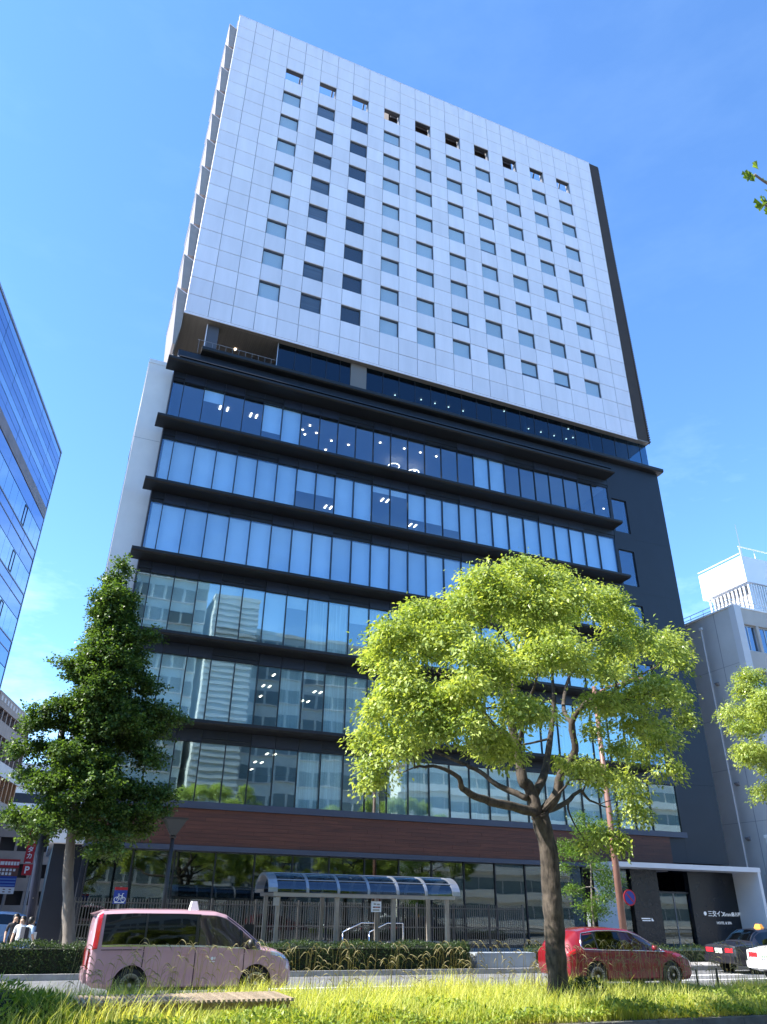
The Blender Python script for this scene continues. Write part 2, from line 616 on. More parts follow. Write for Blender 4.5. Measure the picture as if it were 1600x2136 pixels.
# taupe fins down the left side, one per storey
fz = [70.9-3.165*i for i in range(11)]
for i, zt in enumerate(fz):
    zb = zt-3.05
    if i == 10:
        prof = [(-0.68, zt), (-0.36, 34.5), (-0.20, 34.4), (-0.006, WB-1.2), (-0.006, zt-0.35)]
    else:
        prof = [(-0.68, zt), (-0.48, zb), (-0.006, zb), (-0.006, zt-0.35)]
    f = MB().prism(prof, 'y', 0.25, DB-0.4)
    f.build('side_fin', M_fin, tower)
    MB().prism([(-0.72, zt+0.02), (-0.66, zt+0.05), (-0.004, zt-0.30), (-0.004, zt-0.36), (-0.66, zt-.012)], 'y', 0.22, DB-0.38).build('fin_cap', M_panel, tower)
# brown louvre screen on the right flank of the block
xr = NC*PW
MB().box(xr+0.01, 39.0, 0.10, DB, WB+0.05, TOP+0.1).build('louvre_core', M_louv, tower)
lv = MB()
nl = 150
for i in range(nl):
    z = WB+0.0 + i*(TOP-WB)/nl
    reach = max(0.03, 0.26*(1-(z-WB)/26.0))
    lv.box(39.0, 39.0+reach, 0.06, DB, z, z+0.10)
tag(lv.build('louvre_slats', M_louv, tower), kind='stuff')
for y in (0.2, 2.6, 5.2):
    MB().prism([(39.02, WB-0.1), (39.25, WB-0.1), (39.03, WB+24)], 'y', y, y+0.06).build('louvre_post', M_louv, tower)
# soffit of the block
MB().box(0.01, 39.0, 0.07, DB, WB-0.12, WB-0.004).build('soffit', M_soff, tower)
for i in range(36):
    x = 1.75+i*0.135
    if x < 6.6:
        bx('soffit_board', M_soff, tower, x, x+0.11, 0.3, DB-0.1, WB-0.16, WB-0.121)
MB().box(0.0, NC*PW, 0.004, 0.065, WB-0.16, WB-0.006).build('drip_edge', M_panel, tower)

# ---- lobby storey and terrace under the block (z 34.3 .. 37.1)
LZ0 = 33.3
MB().box(13.4, 39.15, 3.5, DB+4, LZ0, WB-0.13).build('lobby_back_wall', M_room, tower)
MB().box(6.7, 13.4, 5.5, DB+4, LZ0, WB-0.13).build('lobby_back_wall', M_room, tower)
lg = [6.72, 7.95, 9.15, 10.3, 11.35, 12.15]
for a, b in zip(lg[:-1], lg[1:]):
    bx('lobby_pane', G_lob, tower, a+0.02, b-0.02, 0.50, 0.512, LZ0, WB-0.13)
    bx('lobby_mullion', M_mul, tower, a-0.02, a+0.02, 0.46, 0.54, LZ0, WB-0.13)
bx('lobby_mullion', mat('bright mullion', (0.6,0.6,0.62), 0.3, 0.6), tower, 6.66, 6.70, 0.45, 0.55, LZ0, WB-0.13)
MB().box(12.17, 13.38, 0.44, 0.6, LZ0, WB-0.13).build('grey_panel', mat('warm grey panel', (0.16,0.145,0.135), 0.6), tower)
x = 13.4
while x < 38.9:
    b = min(x+1.31, 39.0)
    bx('lobby_pane', G_lob, tower, x+0.02, b-0.02, 0.50, 0.512, LZ0, WB-0.13)
    bx('lobby_mullion', M_mul, tower, x-0.015, x+0.015, 0.47, 0.53, LZ0, WB-0.13)
    x = b
for i, x in enumerate((27.3, 33.6)):
    MB().tube([(x,1.1,LZ0),(x,1.1,WB-0.13)], 0.16, 10).build('lobby_column', mat('lobby column', (0.4,0.42,0.45), 0.5), tower, smooth=True)
MB().box(0.3, 39.0, 0.6, DB, LZ0-0.3, LZ0).build('lobby_floor', M_room, tower)
for (x, y) in [(18.7,2.3),(19.9,2.3),(21.1,2.3),(22.4,2.3),(25.4,1.0),(28.5,2.3),(29.7,2.3),(31.0,2.3),(32.2,2.3),(31.5,1.0),(16.6,2.6),(32.6,1.9)]:
    MB().lathe([(0.0,-0.03),(0.06,-0.03),(0.06,0),(0,0)], (x, y, WB-0.19), sides=8).build('lobby_downlight', E_spot, tower)
# white armchairs by the terrace glass
for x, lab in ((7.75, 'white lounge chair behind the terrace glass, left of the pair'), (8.45, 'white lounge chair behind the terrace glass, right of the pair')):
    ch_ = MB().box(x, x+0.55, 0.75, 1.3, LZ0+1.0, LZ0+1.12).box(x, x+0.55, 1.2, 1.32, LZ0+1.12, LZ0+1.6).box(x+.2, x+0.35, 0.95, 1.1, LZ0, LZ0+1.0).build('lounge_chair', M_panel)
    tag(ch_, lab, 'chair', 'white chairs in the lobby')
# terrace: column, wall, railings, lamp
MB().box(1.72, 2.5, 0.55, 1.2, LZ0, WB-0.16).build('terrace_column', mat('terrace column', (0.07,0.07,0.085), 0.5), tower)
MB().box(1.66, 1.715, 0.5, 0.62, LZ0, WB-0.16).build('column_edge', M_panel, tower)
MB().box(0.3, 6.6, DB-1.0, DB-0.8, LZ0, WB-0.16).build('terrace_wall', M_soff, tower)
rl = MB().tube([(1.2,0.2,35.3),(6.6,0.2,35.3)], 0.02, 6)
for i in range(12):
    x = 1.3+i*0.45
    rl.tube([(x,0.2,34.2),(x,0.2,35.3)], 0.012, 5)
rl.build('terrace_railing', M_steel, tower)
rl = MB()
for x in (-0.2, 0.15, 0.5):
    rl.tube([(x,0.0,32.3),(x,0.0,33.4)], 0.03, 6)
rl.tube([(-0.2,0,33.2),(0.5,0,33.2)], 0.02, 6)
rl.build('roof_railing', M_steel, tower)
MB().lathe([(0.0,0.0),(0.09,0.0),(0.09,0.05),(0.0,0.05)], (4.0, 2.3, WB-0.22), sides=8).build('terrace_lamp', E_spot, tower)

# ---- office floors
NFL = 6
PIT = 4.42
TZ = [9.35 + PIT*k for k in range(NFL)]          # glass heads
MX = [0.12] + [0.83 + 1.309*i for i in range(25)] + [33.8]
# solid parts of the podium: right wall, slabs, core
def wall_with_holes(x0, x1, z0, z1, y0, y1, holes, m_, name):
    """front wall made of strips round rectangular openings (xa, xb, za, zb), all sharing xa, xb."""
    b = MB()
    xa, xb = holes[0][0], holes[0][1]
    b.box(x0, xa, y0, y1, z0, z1)
    b.box(xb, x1, y0, y1, z0, z1)
    zs = z0
    for (_, _, za, zb) in sorted(holes, key=lambda h: h[2]):
        b.box(xa, xb, y0, y1, zs, za)
        zs = zb
    b.box(xa, xb, y0, y1, zs, z1)
    return b.build(name, m_, tower)
holes = [(34.02, 35.46, 10.05+PIT*k, 12.95+PIT*k) for k in range(5)]
wall_with_holes(33.84, 39.2, 9.5, 33.95, 0.02, 0.5, [(a, b, z, zz) for a, b, z, zz in holes if z > 9.6], M_dark, 'right_wall')
for (a, b, z, zz) in holes:
    f = MB().box(a, a+.05, 0.10, 0.2, z, zz).box(b-.05, b, 0.10, 0.2, z, zz).box(a+.05, b-.05, 0.10, 0.2, z, z+.05).box(a+.05, b-.05, 0.10, 0.2, zz-.05, zz).build('stair_window', M_mul, tower)
    bx('pane', G_off, f, a+.05, b-.05, 0.14, 0.15, z+.05, zz-.05)
    MB().lathe([(0,0),(0.06,0),(0.06,.03),(0,.03)], (a+.5, 1.6, zz-0.1), sides=8).build('stair_lamp', E_spot, tower) if z > 25 else None
MB().box(33.84, 39.2, 3.0, 14, 4.7, 33.95).build('stair_core', M_room, tower)
MB().box(39.0, 39.2, 0.501, 14, 0.13, 33.95).build('right_flank', M_dark, tower)
MB().box(35.83, 39.2, 0.02, 0.5, 4.72, 9.49).build('right_wall_base', M_dark, tower)
MB().box(33.84, 35.82, 0.021, 0.5, 9.30, 9.49).build('right_wall_base', M_dark, tower)
# panel joints of the right wall
for z in (14.0, 18.5, 22.9, 27.3):
    bx('wall_joint', M_mul, tower, 35.6, 39.19, 0.012, 0.019, z, z+0.02)
# roof of the podium
MB().box(0.1, 39.1, 0.3, 14, 32.4, 32.6).build('podium_roof', M_back, tower)
MB().box(0.1, 39.1, 12.0, 14.0, 0.13, 32.4).build('podium_core', M_room, tower)
MB().box(0.06, 0.26, 0.25, 14, 0.13, 32.4).build('left_flank', M_dark, tower)
blind_state = {}
def setb(k, rng_, v):
    for i in rng_:
        blind_state[(k, i)] = v
setb(5, range(26), 0)
for i, v in {2: .25, 6: 1, 5: .6, 17: 1, 18: 1, 9: .0, 10: .0}.items(): blind_state[(5, i)] = v
setb(4, range(26), 1)
for i, v in {7: .45, 8: .45, 11: .12, 12: .12, 13: .55, 14: .55, 15: .6}.items(): blind_state[(4, i)] = v
setb(3, range(26), 1)
for i, v in {17: 1, 20: .4, 21: .15, 22: .1}.items(): blind_state[(3, i)] = v
setb(2, range(26), 'c')
for i, v in {0: 0, 1: .82, 2: .55, 3: 1, 4: .7, 5: .75, 6: .8, 7: .2, 20: .5, 21: 1, 22: 1, 23: 1, 24: 1, 25: 1, 10: .3, 13: 1, 14: 1}.items(): blind_state[(2, i)] = v
setb(1, range(26), 'c')
for i, v in {0: 1, 1: 1, 2: 1, 3: 1, 4: 1, 5: 1, 6: 0, 8: .1, 11: 0, 14: 0, 15: 1, 16: 1, 18: 1, 19: 1, 22: 1, 23: 1, 24: 1, 25: 1}.items(): blind_state[(1, i)] = v
setb(0, range(26), 'c')
for i, v in {0: 0, 1: 0, 2: 0, 3: 0, 4: 0, 5: .0, 6: 0, 7: 0, 10: 0, 11: 0, 14: 1, 15: 1, 17: .9, 18: 1, 20: 1, 21: 1, 22: 1, 24: 1, 25: 1}.items(): blind_state[(0, i)] = v

for k in range(NFL):
    zt = TZ[k]
    zl = zt + 0.67                     # underside of the ledge above
    zb = zt - PIT + 0.67 + 0.25 if k > 0 else 6.50
    gmat = G_off if k >= 3 else G_low
    xe = 33.8 if k > 0 else 35.8
    mxs = list(MX)
    if k == 0:
        mxs = MX[:-1] + [33.55, 35.8]
    # slab, ceiling, room back wall
    MB().box(0.27, xe, 0.32, 12, zl+0.02, zl+0.24).build('floor_slab', M_dark, tower)
    MB().box(0.28, xe-0.02, 0.34, 11.98, zt+0.12, zt+0.17).build('ceiling', M_ceil, tower)
    MB().box(0.28, xe-0.02, 9.6, 9.8, zb-0.3, zt+0.11).build('office_back_wall', M_room, tower)
    # spandrel strip behind everything
    MB().box(0.10, xe+.02, 0.06, 0.30, zt+0.005, zl-0.002).build('spandrel_back', M_mul, tower)
    for i in range(len(mxs)-1):
        a, b = mxs[i], mxs[i+1]
        ph = i % 5
        if ph in (1, 2, 3):
            bx('spandrel', M_span, tower, a+0.012, b-0.012, -0.03, 0.058, zt+0.03, zl-0.02)
        else:
            bx('spandrel', M_dark, tower, a+0.004, b-0.004, 0.0, 0.058, zt+0.24, zl-0.02)
            bx('vent_slot', M_mul, tower, a+0.06, b-0.06, 0.02, 0.056, zt+0.06, zt+0.10)
        po = bx('pane', gmat, tower, a+0.022, b-0.022, 0.10, 0.112, zb-0.1, zt)
        po.rotation_euler = (random.uniform(-.003,.003), 0, random.uniform(-.004,.004))
        bx('mullion', M_mul, tower, a-0.022, a+0.022, 0.02, 0.18, zb-0.12, zt+0.02)
        st = blind_state.get((k, i), 0)
        if st == 'c':
            bx('curtain', M_curt, tower, a+0.03, b-0.03, 0.34, 0.35, zb+0.02+random.choice((0,0,.3)), zt)
        elif st and st > 0:
            h = (zt-zb)*st
            bx('blind', M_blind, tower, a+0.03, b-0.03, 0.26, 0.27, zt-h, zt)
    bx('mullion', M_mul, tower, xe-0.022, xe+0.03, 0.02, 0.30, zb-0.12, zt+0.02)
    # ledge over this storey: deep fascia fin, chamfered nose
    zz0, zz1 = zl, zl+0.25
    prof = [(0.02, zz0), (-1.08, zz0+0.03), (-1.20, zz0+0.10), (-1.20, zz1), (0.02, zz1)]
    MB().prism(prof, 'x', -0.47, 33.72).build('ledge', M_led, tower)
    # left return of the storey
    bx('corner_trim', M_span, tower, 0.055, 0.11, -0.02, 0.24, zb-0.1, zl-0.01)
# ceiling lamps in pairs
lamp = MB().box(-0.045, 0.045, -0.24, 0.24, -0.03, 0.0)
lme = lamp.mesh('ceiling_lamp'); lme.materials.append(E_lamp)
def lampat(k, x, y):
    put('ceiling_lamp', lme, tower, (x, y, TZ[k]+0.115))
for k, pts in {5: [(3.5,1.95),(4.0,1.95),(5.6,1.95),(6.0,1.95)],
               4: [(12.1,4.5),(12.5,4.5),(15.4,1.9),(15.8,1.9),(15.4,4.5),(18.8,4.6),(19.2,4.6),(12.1,1.9)],
               3: [(4.0,1.9),(26.9,1.9),(27.3,1.9)],
               2: [(5.6,7.1),(6.0,7.1),(8.8,4.5),(9.2,4.5),(9.3,7.1),(15.8,4.5),(12.1,4.5)],
               1: [(8.75,1.9),(8.8,4.5),(9.2,4.5),(9.3,7.1),(12.1,4.5),(12.5,4.5),(12.1,7.1),(12.5,7.1),(15.8,4.5),(15.4,1.9),(18.6,4.5),(19.0,4.5)],
               0: [(8.8,2.1),(9.25,2.1),(8.85,5.0),(9.25,5.0),(9.3,7.7),(12.1,2.1),(12.5,2.1),(12.2,4.9),(12.6,4.9),(12.3,7.6),(12.7,7.6),(15.7,4.9),(16.1,4.9)]}.items():
    for (x, y) in pts:
        lampat(k, x, y)
for (x, y) in [(8.4,1.5),(9.7,1.5),(9.4,2.2),(9.7,2.7),(10.4,2.2),(11.7,2.7),(11.7,4.0),(13.0,2.7),(15.0,1.5),(16.9,1.5),(18.2,1.5),(19.5,1.5),(18.9,4.0)]:
    MB().lathe([(0,-.04),(0.065,-.04),(0.065,0),(0,0)], (x, y, TZ[5]+0.115), sides=8).build('downlight', E_spot, tower)
for (x, y) in [(16.9,3.4),(18.6,3.6)]:
    MB().tube([(x+.42*math.cos(t), y+.42*math.sin(t), TZ[5]-0.35) for t in [i*math.pi/9 for i in range(19)]], 0.022, 6).build('ring_lamp', E_lamp, tower)
# dark band over the top office storey and the upper ledge
MB().box(0.1, 39.2, 0.03, 0.45, 32.64, 33.96).build('parapet_wall', M_dark, tower)
MB().prism([(0.03,33.97),(-0.42,34.0),(-0.52,34.08),(-0.52,34.30),(0.44,34.30),(0.44,33.97)], 'x', 1.5, 39.45).build('upper_ledge', M_led, tower)
MB().prism([(0.03,33.2),(-0.95,32.75),(-1.0,32.64),(0.03,32.64)], 'x', 0.2, 33.6).build('sloped_cap', M_led, tower)
# white wall left of the podium, standing back a little
MB().box(-1.50, 0.05, 0.60, 13.5, 4.4, 32.75).build('white_side_wall', M_white, tower)
MB().box(-1.53, 0.05, 0.57, 13.53, 32.75, 33.05).build('side_wall_cap', M_white, tower)
MB().box(-1.506, 0.04, 0.594, 0.599, 27.0, 27.02).build('wall_joint', M_back, tower)

MB().box(-1.30, 0.05, 1.2, 13.3, 0.13, 4.39).build('side_wall_base', M_dark, tower)
MB().box(34.62, 35.825, 0.02, 0.5, 4.72, 6.155).build('right_wall_base', M_dark, tower)
# ---- sill band, wood fascia, trim, ground storey
MB().box(0.0, 35.9, -0.24, 0.30, 6.16, 6.48).build('sill_band', M_sill, tower)
MB().box(0.0, 34.5, -0.06, 0.30, 4.49, 6.155).build('fascia_back', M_dark, tower)
nrow = 9
rh = (6.15-4.49)/nrow
for r_ in range(nrow):
    x = 0.0 - (r_*0.83) % 2.6
    while x < 34.5:
        a, b = max(x, 0.0), min(x+2.6, 34.5)
        if b-a > 0.05:
            bx('plank', M_wood, tower, a+0.003, b-0.003, -0.14+random.uniform(-.004,.004), -0.062, 4.49+r_*rh+0.002, 4.49+(r_+1)*rh-0.002)
        x += 2.6
MB().box(-0.05, 34.6, -0.22, 0.30, 4.26, 4.485).build('lower_trim', M_sill, tower)
MB().box(0.3, 28.5, 5.5, 5.7, 0.13, 4.25).build('shop_back_wall', mat('shop wall', (0.10,0.09,0.08), 0.7), tower)
MB().box(0.3, 34.4, 0.35, 11.9, 4.20, 4.255).build('shop_ceiling', M_room, tower)
MB().box(0.3, 39.0, 0.35, 11.9, 0.131, 0.15).build('shop_floor', M_room, tower)
gx = [0.3+1.963*i for i in range(15)]
for a, b in zip(gx[:-1], gx[1:]):
    po = bx('shop_pane', G_gnd, tower, a+0.03, b-0.03, 0.16, 0.175, 0.2, 4.2)
    po.rotation_euler = (random.uniform(-.002,.002), 0, random.uniform(-.005,.005))
    bx('shop_mullion', M_mul, tower, a-0.03, a+0.03, 0.08, 0.22, 0.14, 4.255)
for a in gx[2::4]:
    MB().box(a-0.28, a+0.28, 0.6, 1.16, 0.15, 4.19).build('shop_column', M_room, tower)
bx('shop_mullion', M_mul, tower, gx[-1]-0.03, gx[-1]+0.03, 0.08, 0.22, 0.14, 4.255)

# ---- entrance: white portal frame and dark recess with the sign
M_portal = mat('white portal', (0.58,0.59,0.61), 0.45, noise=0.03, nscale=1)
MB().box(28.50, 39.55, -2.05, -0.245, 4.24, 4.50).build('portal_roof', M_portal, tower)
MB().box(39.30, 39.52, -2.02, 0.50, 0.13, 4.235).build('portal_wall', M_portal, tower)
MB().box(28.52, 28.74, -2.02, 0.06, 0.13, 4.235).build('portal_wall', M_portal, tower)
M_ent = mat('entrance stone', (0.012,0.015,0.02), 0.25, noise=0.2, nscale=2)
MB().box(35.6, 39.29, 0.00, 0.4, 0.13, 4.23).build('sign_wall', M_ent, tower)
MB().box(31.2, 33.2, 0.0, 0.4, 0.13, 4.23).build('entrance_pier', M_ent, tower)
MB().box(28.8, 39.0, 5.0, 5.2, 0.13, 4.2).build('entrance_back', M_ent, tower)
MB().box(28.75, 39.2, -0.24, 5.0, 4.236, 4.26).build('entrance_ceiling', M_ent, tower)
bx('entrance_pane', G_gnd, tower, 33.25, 35.55, 0.2, 0.215, 0.15, 3.0)
bx('entrance_pane', G_gnd, tower, 28.8, 31.15, 0.2, 0.215, 0.15, 4.2)
bx('entrance_transom', M_mul, tower, 33.22, 35.58, 0.15, 0.25, 3.0, 3.1)
bx('door_stile', M_steel, tower, 34.38, 34.43, 0.17, 0.23, 0.15, 3.0)
MB().box(33.4, 35.4, 3.0, 3.06, 2.25, 2.6).build('blue_light_panel', emit('blue light', (0.02,0.10,0.75), 0.7), tower)
for x in (29.6, 33.9, 34.8):
    MB().box(x, x+0.28, 2.6, 2.7, 1.0, 1.9).build('lit_poster', emit('lit poster', (0.8,0.85,0.9), 0.25), tower)
E_sign = emit('sign letters', (0.6,0.66,0.72), 0.15)
text_mesh('三交イン', 0.34, E_sign, 'sign_lettering', tower, (36.72,-0.012,1.82), bold=0.003)
text_mesh('Grande', 0.30, E_sign, 'sign_lettering', tower, (37.9,-0.012,1.82))
text_mesh('名古屋', 0.24, E_sign, 'sign_lettering', tower, (38.62,-0.012,1.84), bold=0.002)
text_mesh('HOTEL & SPA', 0.20, E_sign, 'sign_lettering', tower, (37.3,-0.012,1.38))
MB().lathe([(0,-.01),(0.11,-.01),(0.11,0),(0,0)], (36.5,-0.004,1.95), axis='y', sides=14).build('sign_emblem', E_sign, tower)
MB().box(31.6, 32.25, -0.012, -0.004, 1.60, 1.66).build('sign_line', E_sign, tower)
MB().box(31.65, 32.25, -0.012, -0.004, 1.50, 1.55).build('sign_line', E_sign, tower)
MB().prism([(32.3, 1.5), (32.5, 1.5), (32.36, 1.68)], 'y', -0.012, -0.004).build('sign_arrow', E_sign, tower)

# ================================================================== NEIGHBOURS
def lput(name, me, parent, loc=(0,0,0)):
    """Link a mesh whose coordinates are local to its parent."""
    o = bpy.data.objects.new(name, me)
    col.objects.link(o)
    o.parent = parent
    o.location = loc
    return o
def lbx(name, m_, parent, x0, x1, y0, y1, z0, z1):
    o = lput(name, ubox(m_), parent, (x0, y0, z0))
    o.scale = (x1-x0, y1-y0, z1-z0)
    return o
def lmb(name, b, m_, parent, smooth=False):
    me = b.mesh(name, smooth)
    me.materials.append(m_)
    return lput(name, me, parent)

# ---- blue glass tower at the left edge, along the side street
M_tback = mat('tower glass back', (0.03,0.045,0.09), 0.3)
G_tower = glass('tower glass', (0.35,0.45,0.6), (0.72,0.84,1.0), base_refl=0.62, wav=0.0008)
G_tower2 = glass('tower spandrel glass', (0.25,0.32,0.5), (0.58,0.68,0.92), base_refl=0.55, wav=0.0006)
M_tmul = mat('tower mullion', (0.22,0.26,0.36), 0.4, 0.3)
M_belt = mat('tower belt', (0.16,0.14,0.15), 0.6, noise=0.15, nscale=1)
lt = empty('glass_tower', (-8.15, 35.0, 0), 'blue glass office tower cut off by the left edge', 'building')
lt.rotation_euler = (0, 0, R(-12.2))
TH = 44.25
LEN = 32.0
lmb('tower_core', MB().box(-24, -0.12, -LEN, 0, 0, TH-0.1), M_tback, lt)
lmb('tower_edge', MB().box(-0.119, 0.03, -0.06, 0.08, 0, TH), M_tmul, lt)
lmb('tower_coping', MB().box(-24, 0.05, -LEN, 0.05, TH-0.1, TH+0.12), M_tmul, lt)
def tower_row(z0, z1, step, gm, first=0.1):
    y = -first
    while y > -LEN+0.2:
        e = max(y-step, -LEN)
        po = lbx('tower_pane', gm, lt, -0.03, -0.015, e+0.02, y-0.02, z0+0.018, z1-0.018)
        po.rotation_euler = (0, random.uniform(-.003,.003), random.uniform(-.003,.003))
        y = e
zz = TH-0.15
for i in range(9):
    tower_row(zz-0.72, zz, 4.2, G_tower2 if i % 3 else G_tower)
    zz -= 0.74
lmb('tower_belt', MB().box(-0.118, 0.02, -LEN, -0.06, zz-1.15, zz-0.02), M_belt, lt)
for i in range(10):
    y = -0.06-2.9*(i+1)
    if y > -LEN:
        lbx('belt_joint', M_tback, lt, 0.012, 0.024, y, y+0.05, zz-1.15, zz-0.02)
zz -= 1.25
tower_row(zz-1.35, zz, 4.2, G_tower2)
zz -= 1.4
while zz > 5:
    tower_row(zz-2.15, zz, 1.75, G_tower, 0.1)
    lbx('tower_transom', M_tmul, lt, -0.014, 0.035, -LEN, -0.06, zz-2.2, zz-2.1)
    for j in (3, 9):
        y = -0.1-1.75*j + (0.4 if int(zz) % 2 else 0)
        lmb('vent_window', MB().box(-0.01, 0.03, y-0.85, y-0.78, zz-2.0, zz-0.1).box(-0.01, 0.03, y-0.07, y, zz-2.0, zz-0.1).box(-0.01, 0.03, y-0.78, y-0.07, zz-0.17, zz-0.1).box(-0.01, 0.03, y-0.78, y-0.07, zz-2.0, zz-1.93), M_mul, lt)
    zz -= 2.2
    tower_row(zz-0.95, zz, 4.2, G_tower2)
    lbx('tower_transom', M_tmul, lt, -0.014, 0.03, -LEN, -0.06, zz-1.0, zz-0.93)
    tower_row(zz-2.4, zz-1.0, 4.2, G_tower2)
    zz -= 2.45

# ---- brown tiled building further down the side street
M_btile = mat('brown tile', (0.30,0.22,0.18), 0.7, noise=0.12, nscale=2, bump=0.1)
M_orange = mat('orange tile', (0.42,0.20,0.09), 0.7, noise=0.1, nscale=2)
M_wdark = mat('dark window', (0.03,0.035,0.045), 0.15)
M_pale = mat('pale band', (0.55,0.50,0.47), 0.7, noise=0.06, nscale=1)
bb = empty('tiled_building', (-5.6, 52.0, 0), 'brown tiled building with balcony screens behind the glass tower', 'building')
bb.rotation_euler = (0, 0, R(-12.2))
BH = 19.6
lmb('wall', MB().box(-12, -0.3, -14, 0, 0, BH-0.1), M_btile, bb)
for fl in range(5):
    z = BH-3.3-fl*3.3
    lmb('balcony', MB().box(-0.3, 0.25, -14, 0.05, z-0.2, z+1.0), M_pale if fl % 2 else M_btile, bb)
    for j in range(9):
        y = -1.2-j*1.5
        lbx('window', M_wdark, bb, -0.31, -0.28, y-1.1, y, z+1.05, z+3.0)
        lbx('post', M_orange if fl > 1 else M_btile, bb, -0.32, 0.2, y+0.1, y+0.35, z+1.0, z+3.1)
sc = MB().box(-0.3, 0.3, -14, 0.05, BH-1.3, BH)
lmb('parapet', sc, M_btile, bb)
for j in range(12):
    y = -0.8-j*1.1
    lbx('parapet_opening', M_pale, bb, 0.301, 0.315, y-0.55, y, BH-0.75, BH-0.3)

# ---- white block far down the street
wb = empty('far_white_block', (-5.5, 95.0, 0), 'distant white block with ribbon windows at the end of the side street', 'building')
lmb('wall', MB().box(-12, 7.5, 0, 14, 0, 21.5), M_white, wb)
for fl in range(6):
    z = 21.5-3.4*(fl+1)
    lbx('window', M_wdark, wb, -11.5, 7.2, -0.05, -0.01, z+0.9, z+2.3)
    lbx('rail', M_pale, wb, -11.9, 7.4, -0.5, -0.06, z, z+0.15)

# ---- beige car park at the end of the side street, with its boards
M_beige = mat('beige concrete', (0.36,0.31,0.27), 0.8, noise=0.12, nscale=0.8)
cp = empty('car_park', (-4.5, 46.0, 0), 'beige open car park at the end of the side street', 'building')
lmb('wall', MB().box(-8, 5.2, 0.6, 14, 0, 8.4), mat('car park inside', (0.07,0.06,0.055), 0.9), cp)
for fl in range(4):
    z = 0.6+fl*2.3
    lbx('parapet', M_beige, cp, -8, 5.2, 0.0, 0.3, z, z+1.1)
for j in range(9):
    x = -7.8+j*1.6
    lbx('column', M_beige, cp, x, x+0.22, 0.05, 0.55, 0, 8.5)
lbx('roof_edge', M_beige, cp, -8.1, 5.3, -0.05, 0.5, 8.4, 8.8)
M_red = mat('sign red', (0.42,0.012,0.02), 0.5)
M_blue = mat('sign blue', (0.02,0.05,0.30), 0.5)
M_swhite = mat('sign white', (0.78,0.78,0.78), 0.5)
M_brown = mat('sign brown', (0.16,0.07,0.05), 0.5)
# tariff board
tb = empty('tariff_board', (-4.2, 43.0, 0), 'red, brown and blue tariff board by the car park', 'signboard')
lmb('post', MB().box(-0.06, 0.06, 0.05, 0.12, 0, 3.0).box(-0.9, -0.8, 0.05, 0.12, 0, 3.0), M_steel, tb)
for (z0, z1, m_) in ((4.75, 5.45, M_red), (4.05, 4.74, M_brown), (3.15, 4.04, M_blue), (2.6, 3.14, M_swhite)):
    lbx('board', m_, tb, -1.6, 0.75, -0.05, 0.05, z0, z1)
# rows of small printed marks, too far away to read
for (z0, z1, xs) in ((4.95, 5.25, (-1.5, -0.9, -0.75, -0.5, -0.25, 0.0, 0.25, 0.5)), (4.45, 4.65, (-1.5, -1.2, -0.9, -0.6, -0.3, 0.0, 0.3)), (4.12, 4.35, (-0.9, -0.6, -0.3, 0.0)), (2.72, 2.8, (-1.4, -0.8, -0.2, 0.3)), (2.92, 3.0, (-1.4, -0.8, -0.2, 0.3))):
    for x in xs:
        lbx('printed_mark', M_swhite if z0 > 3.1 else M_brown, tb, x, x+0.2, -0.06, -0.051, z0, z1)
for z in (3.25, 3.5, 3.75):
    lbx('printed_band', mat('sign pale blue', (0.12,0.25,0.55), .5), tb, -1.55, 0.7, -0.058, -0.051, z, z+0.1)
# P sign
pk = empty('parking_sign', (-2.7, 41.0, 0), 'small square red sign with a white P on a post', 'sign')
lmb('post', MB().tube([(0.35,0,0),(0.35,0,4.2)], 0.05, 8), M_steel, pk)
lbx('board', M_red, pk, -0.4, 0.42, -0.06, 0.06, 4.1, 5.0)
text_mesh('P', 0.8, M_swhite, 'lettering', pk, (0,0,0), bold=.02).location = (-0.23, -0.075, 4.27)
# vertical rental sign
rs = empty('vertical_sign', (-2.8, 42.0, 0), 'tall narrow red sign with white vertical lettering', 'sign')
lmb('post', MB().tube([(0.55,0.2,0),(0.55,0.2,7.6)], 0.08, 8), M_steel, rs)
lbx('board', M_red, rs, -0.35, 0.42, -0.08, 0.08, 5.15, 8.2)
text_mesh('ンレンタカー', 0.52, M_swhite, 'lettering', rs, (0,0,0), vertical=True, bold=.012).location = (0.03, -0.1, 7.72)

# ---- grey building on the right with a white roof house
M_gwall = mat('grey render', (0.50,0.49,0.48), 0.75, noise=0.08, nscale=0.4, bump=0.05, bscale=6)
M_gband = mat('beige render', (0.42,0.39,0.36), 0.75, noise=0.06, nscale=0.6)
G_rb = glass('sash glass', (0.3,0.36,0.42), (0.6,0.75,0.95), base_refl=0.30, wav=0.006)
rb = empty('office_annexe', (43.2, -1.0, 0), 'grey office building at the right edge with a bright white roof house', 'building')
RH = 22.7
lmb('wall', MB().box(0, 0.5, 0.0, 26, 0.1, RH).box(0.5, 34, 0.5, 26, 0.1, RH), M_gwall, rb)
lmb('corner_pier', MB().box(-0.05, 0.62, -0.25, 0.3, 0.1, RH+0.1), mat('pale pier', (0.55,0.55,0.57), 0.7), rb)
lbx('wall_joint', M_back, rb, -0.012, -0.002, 1.85, 1.89, 0.2, RH)
for (y, z0, z1) in ((3.3, 2.0, RH-0.9), (1.2, 0.2, 6.5)):
    lmb('downpipe', MB().tube([(-0.07, y, z0), (-0.07, y, z1)], 0.05, 8).box(-0.16, 0.0, y-.12, y+.12, z1, z1+0.2), M_swhite, rb)
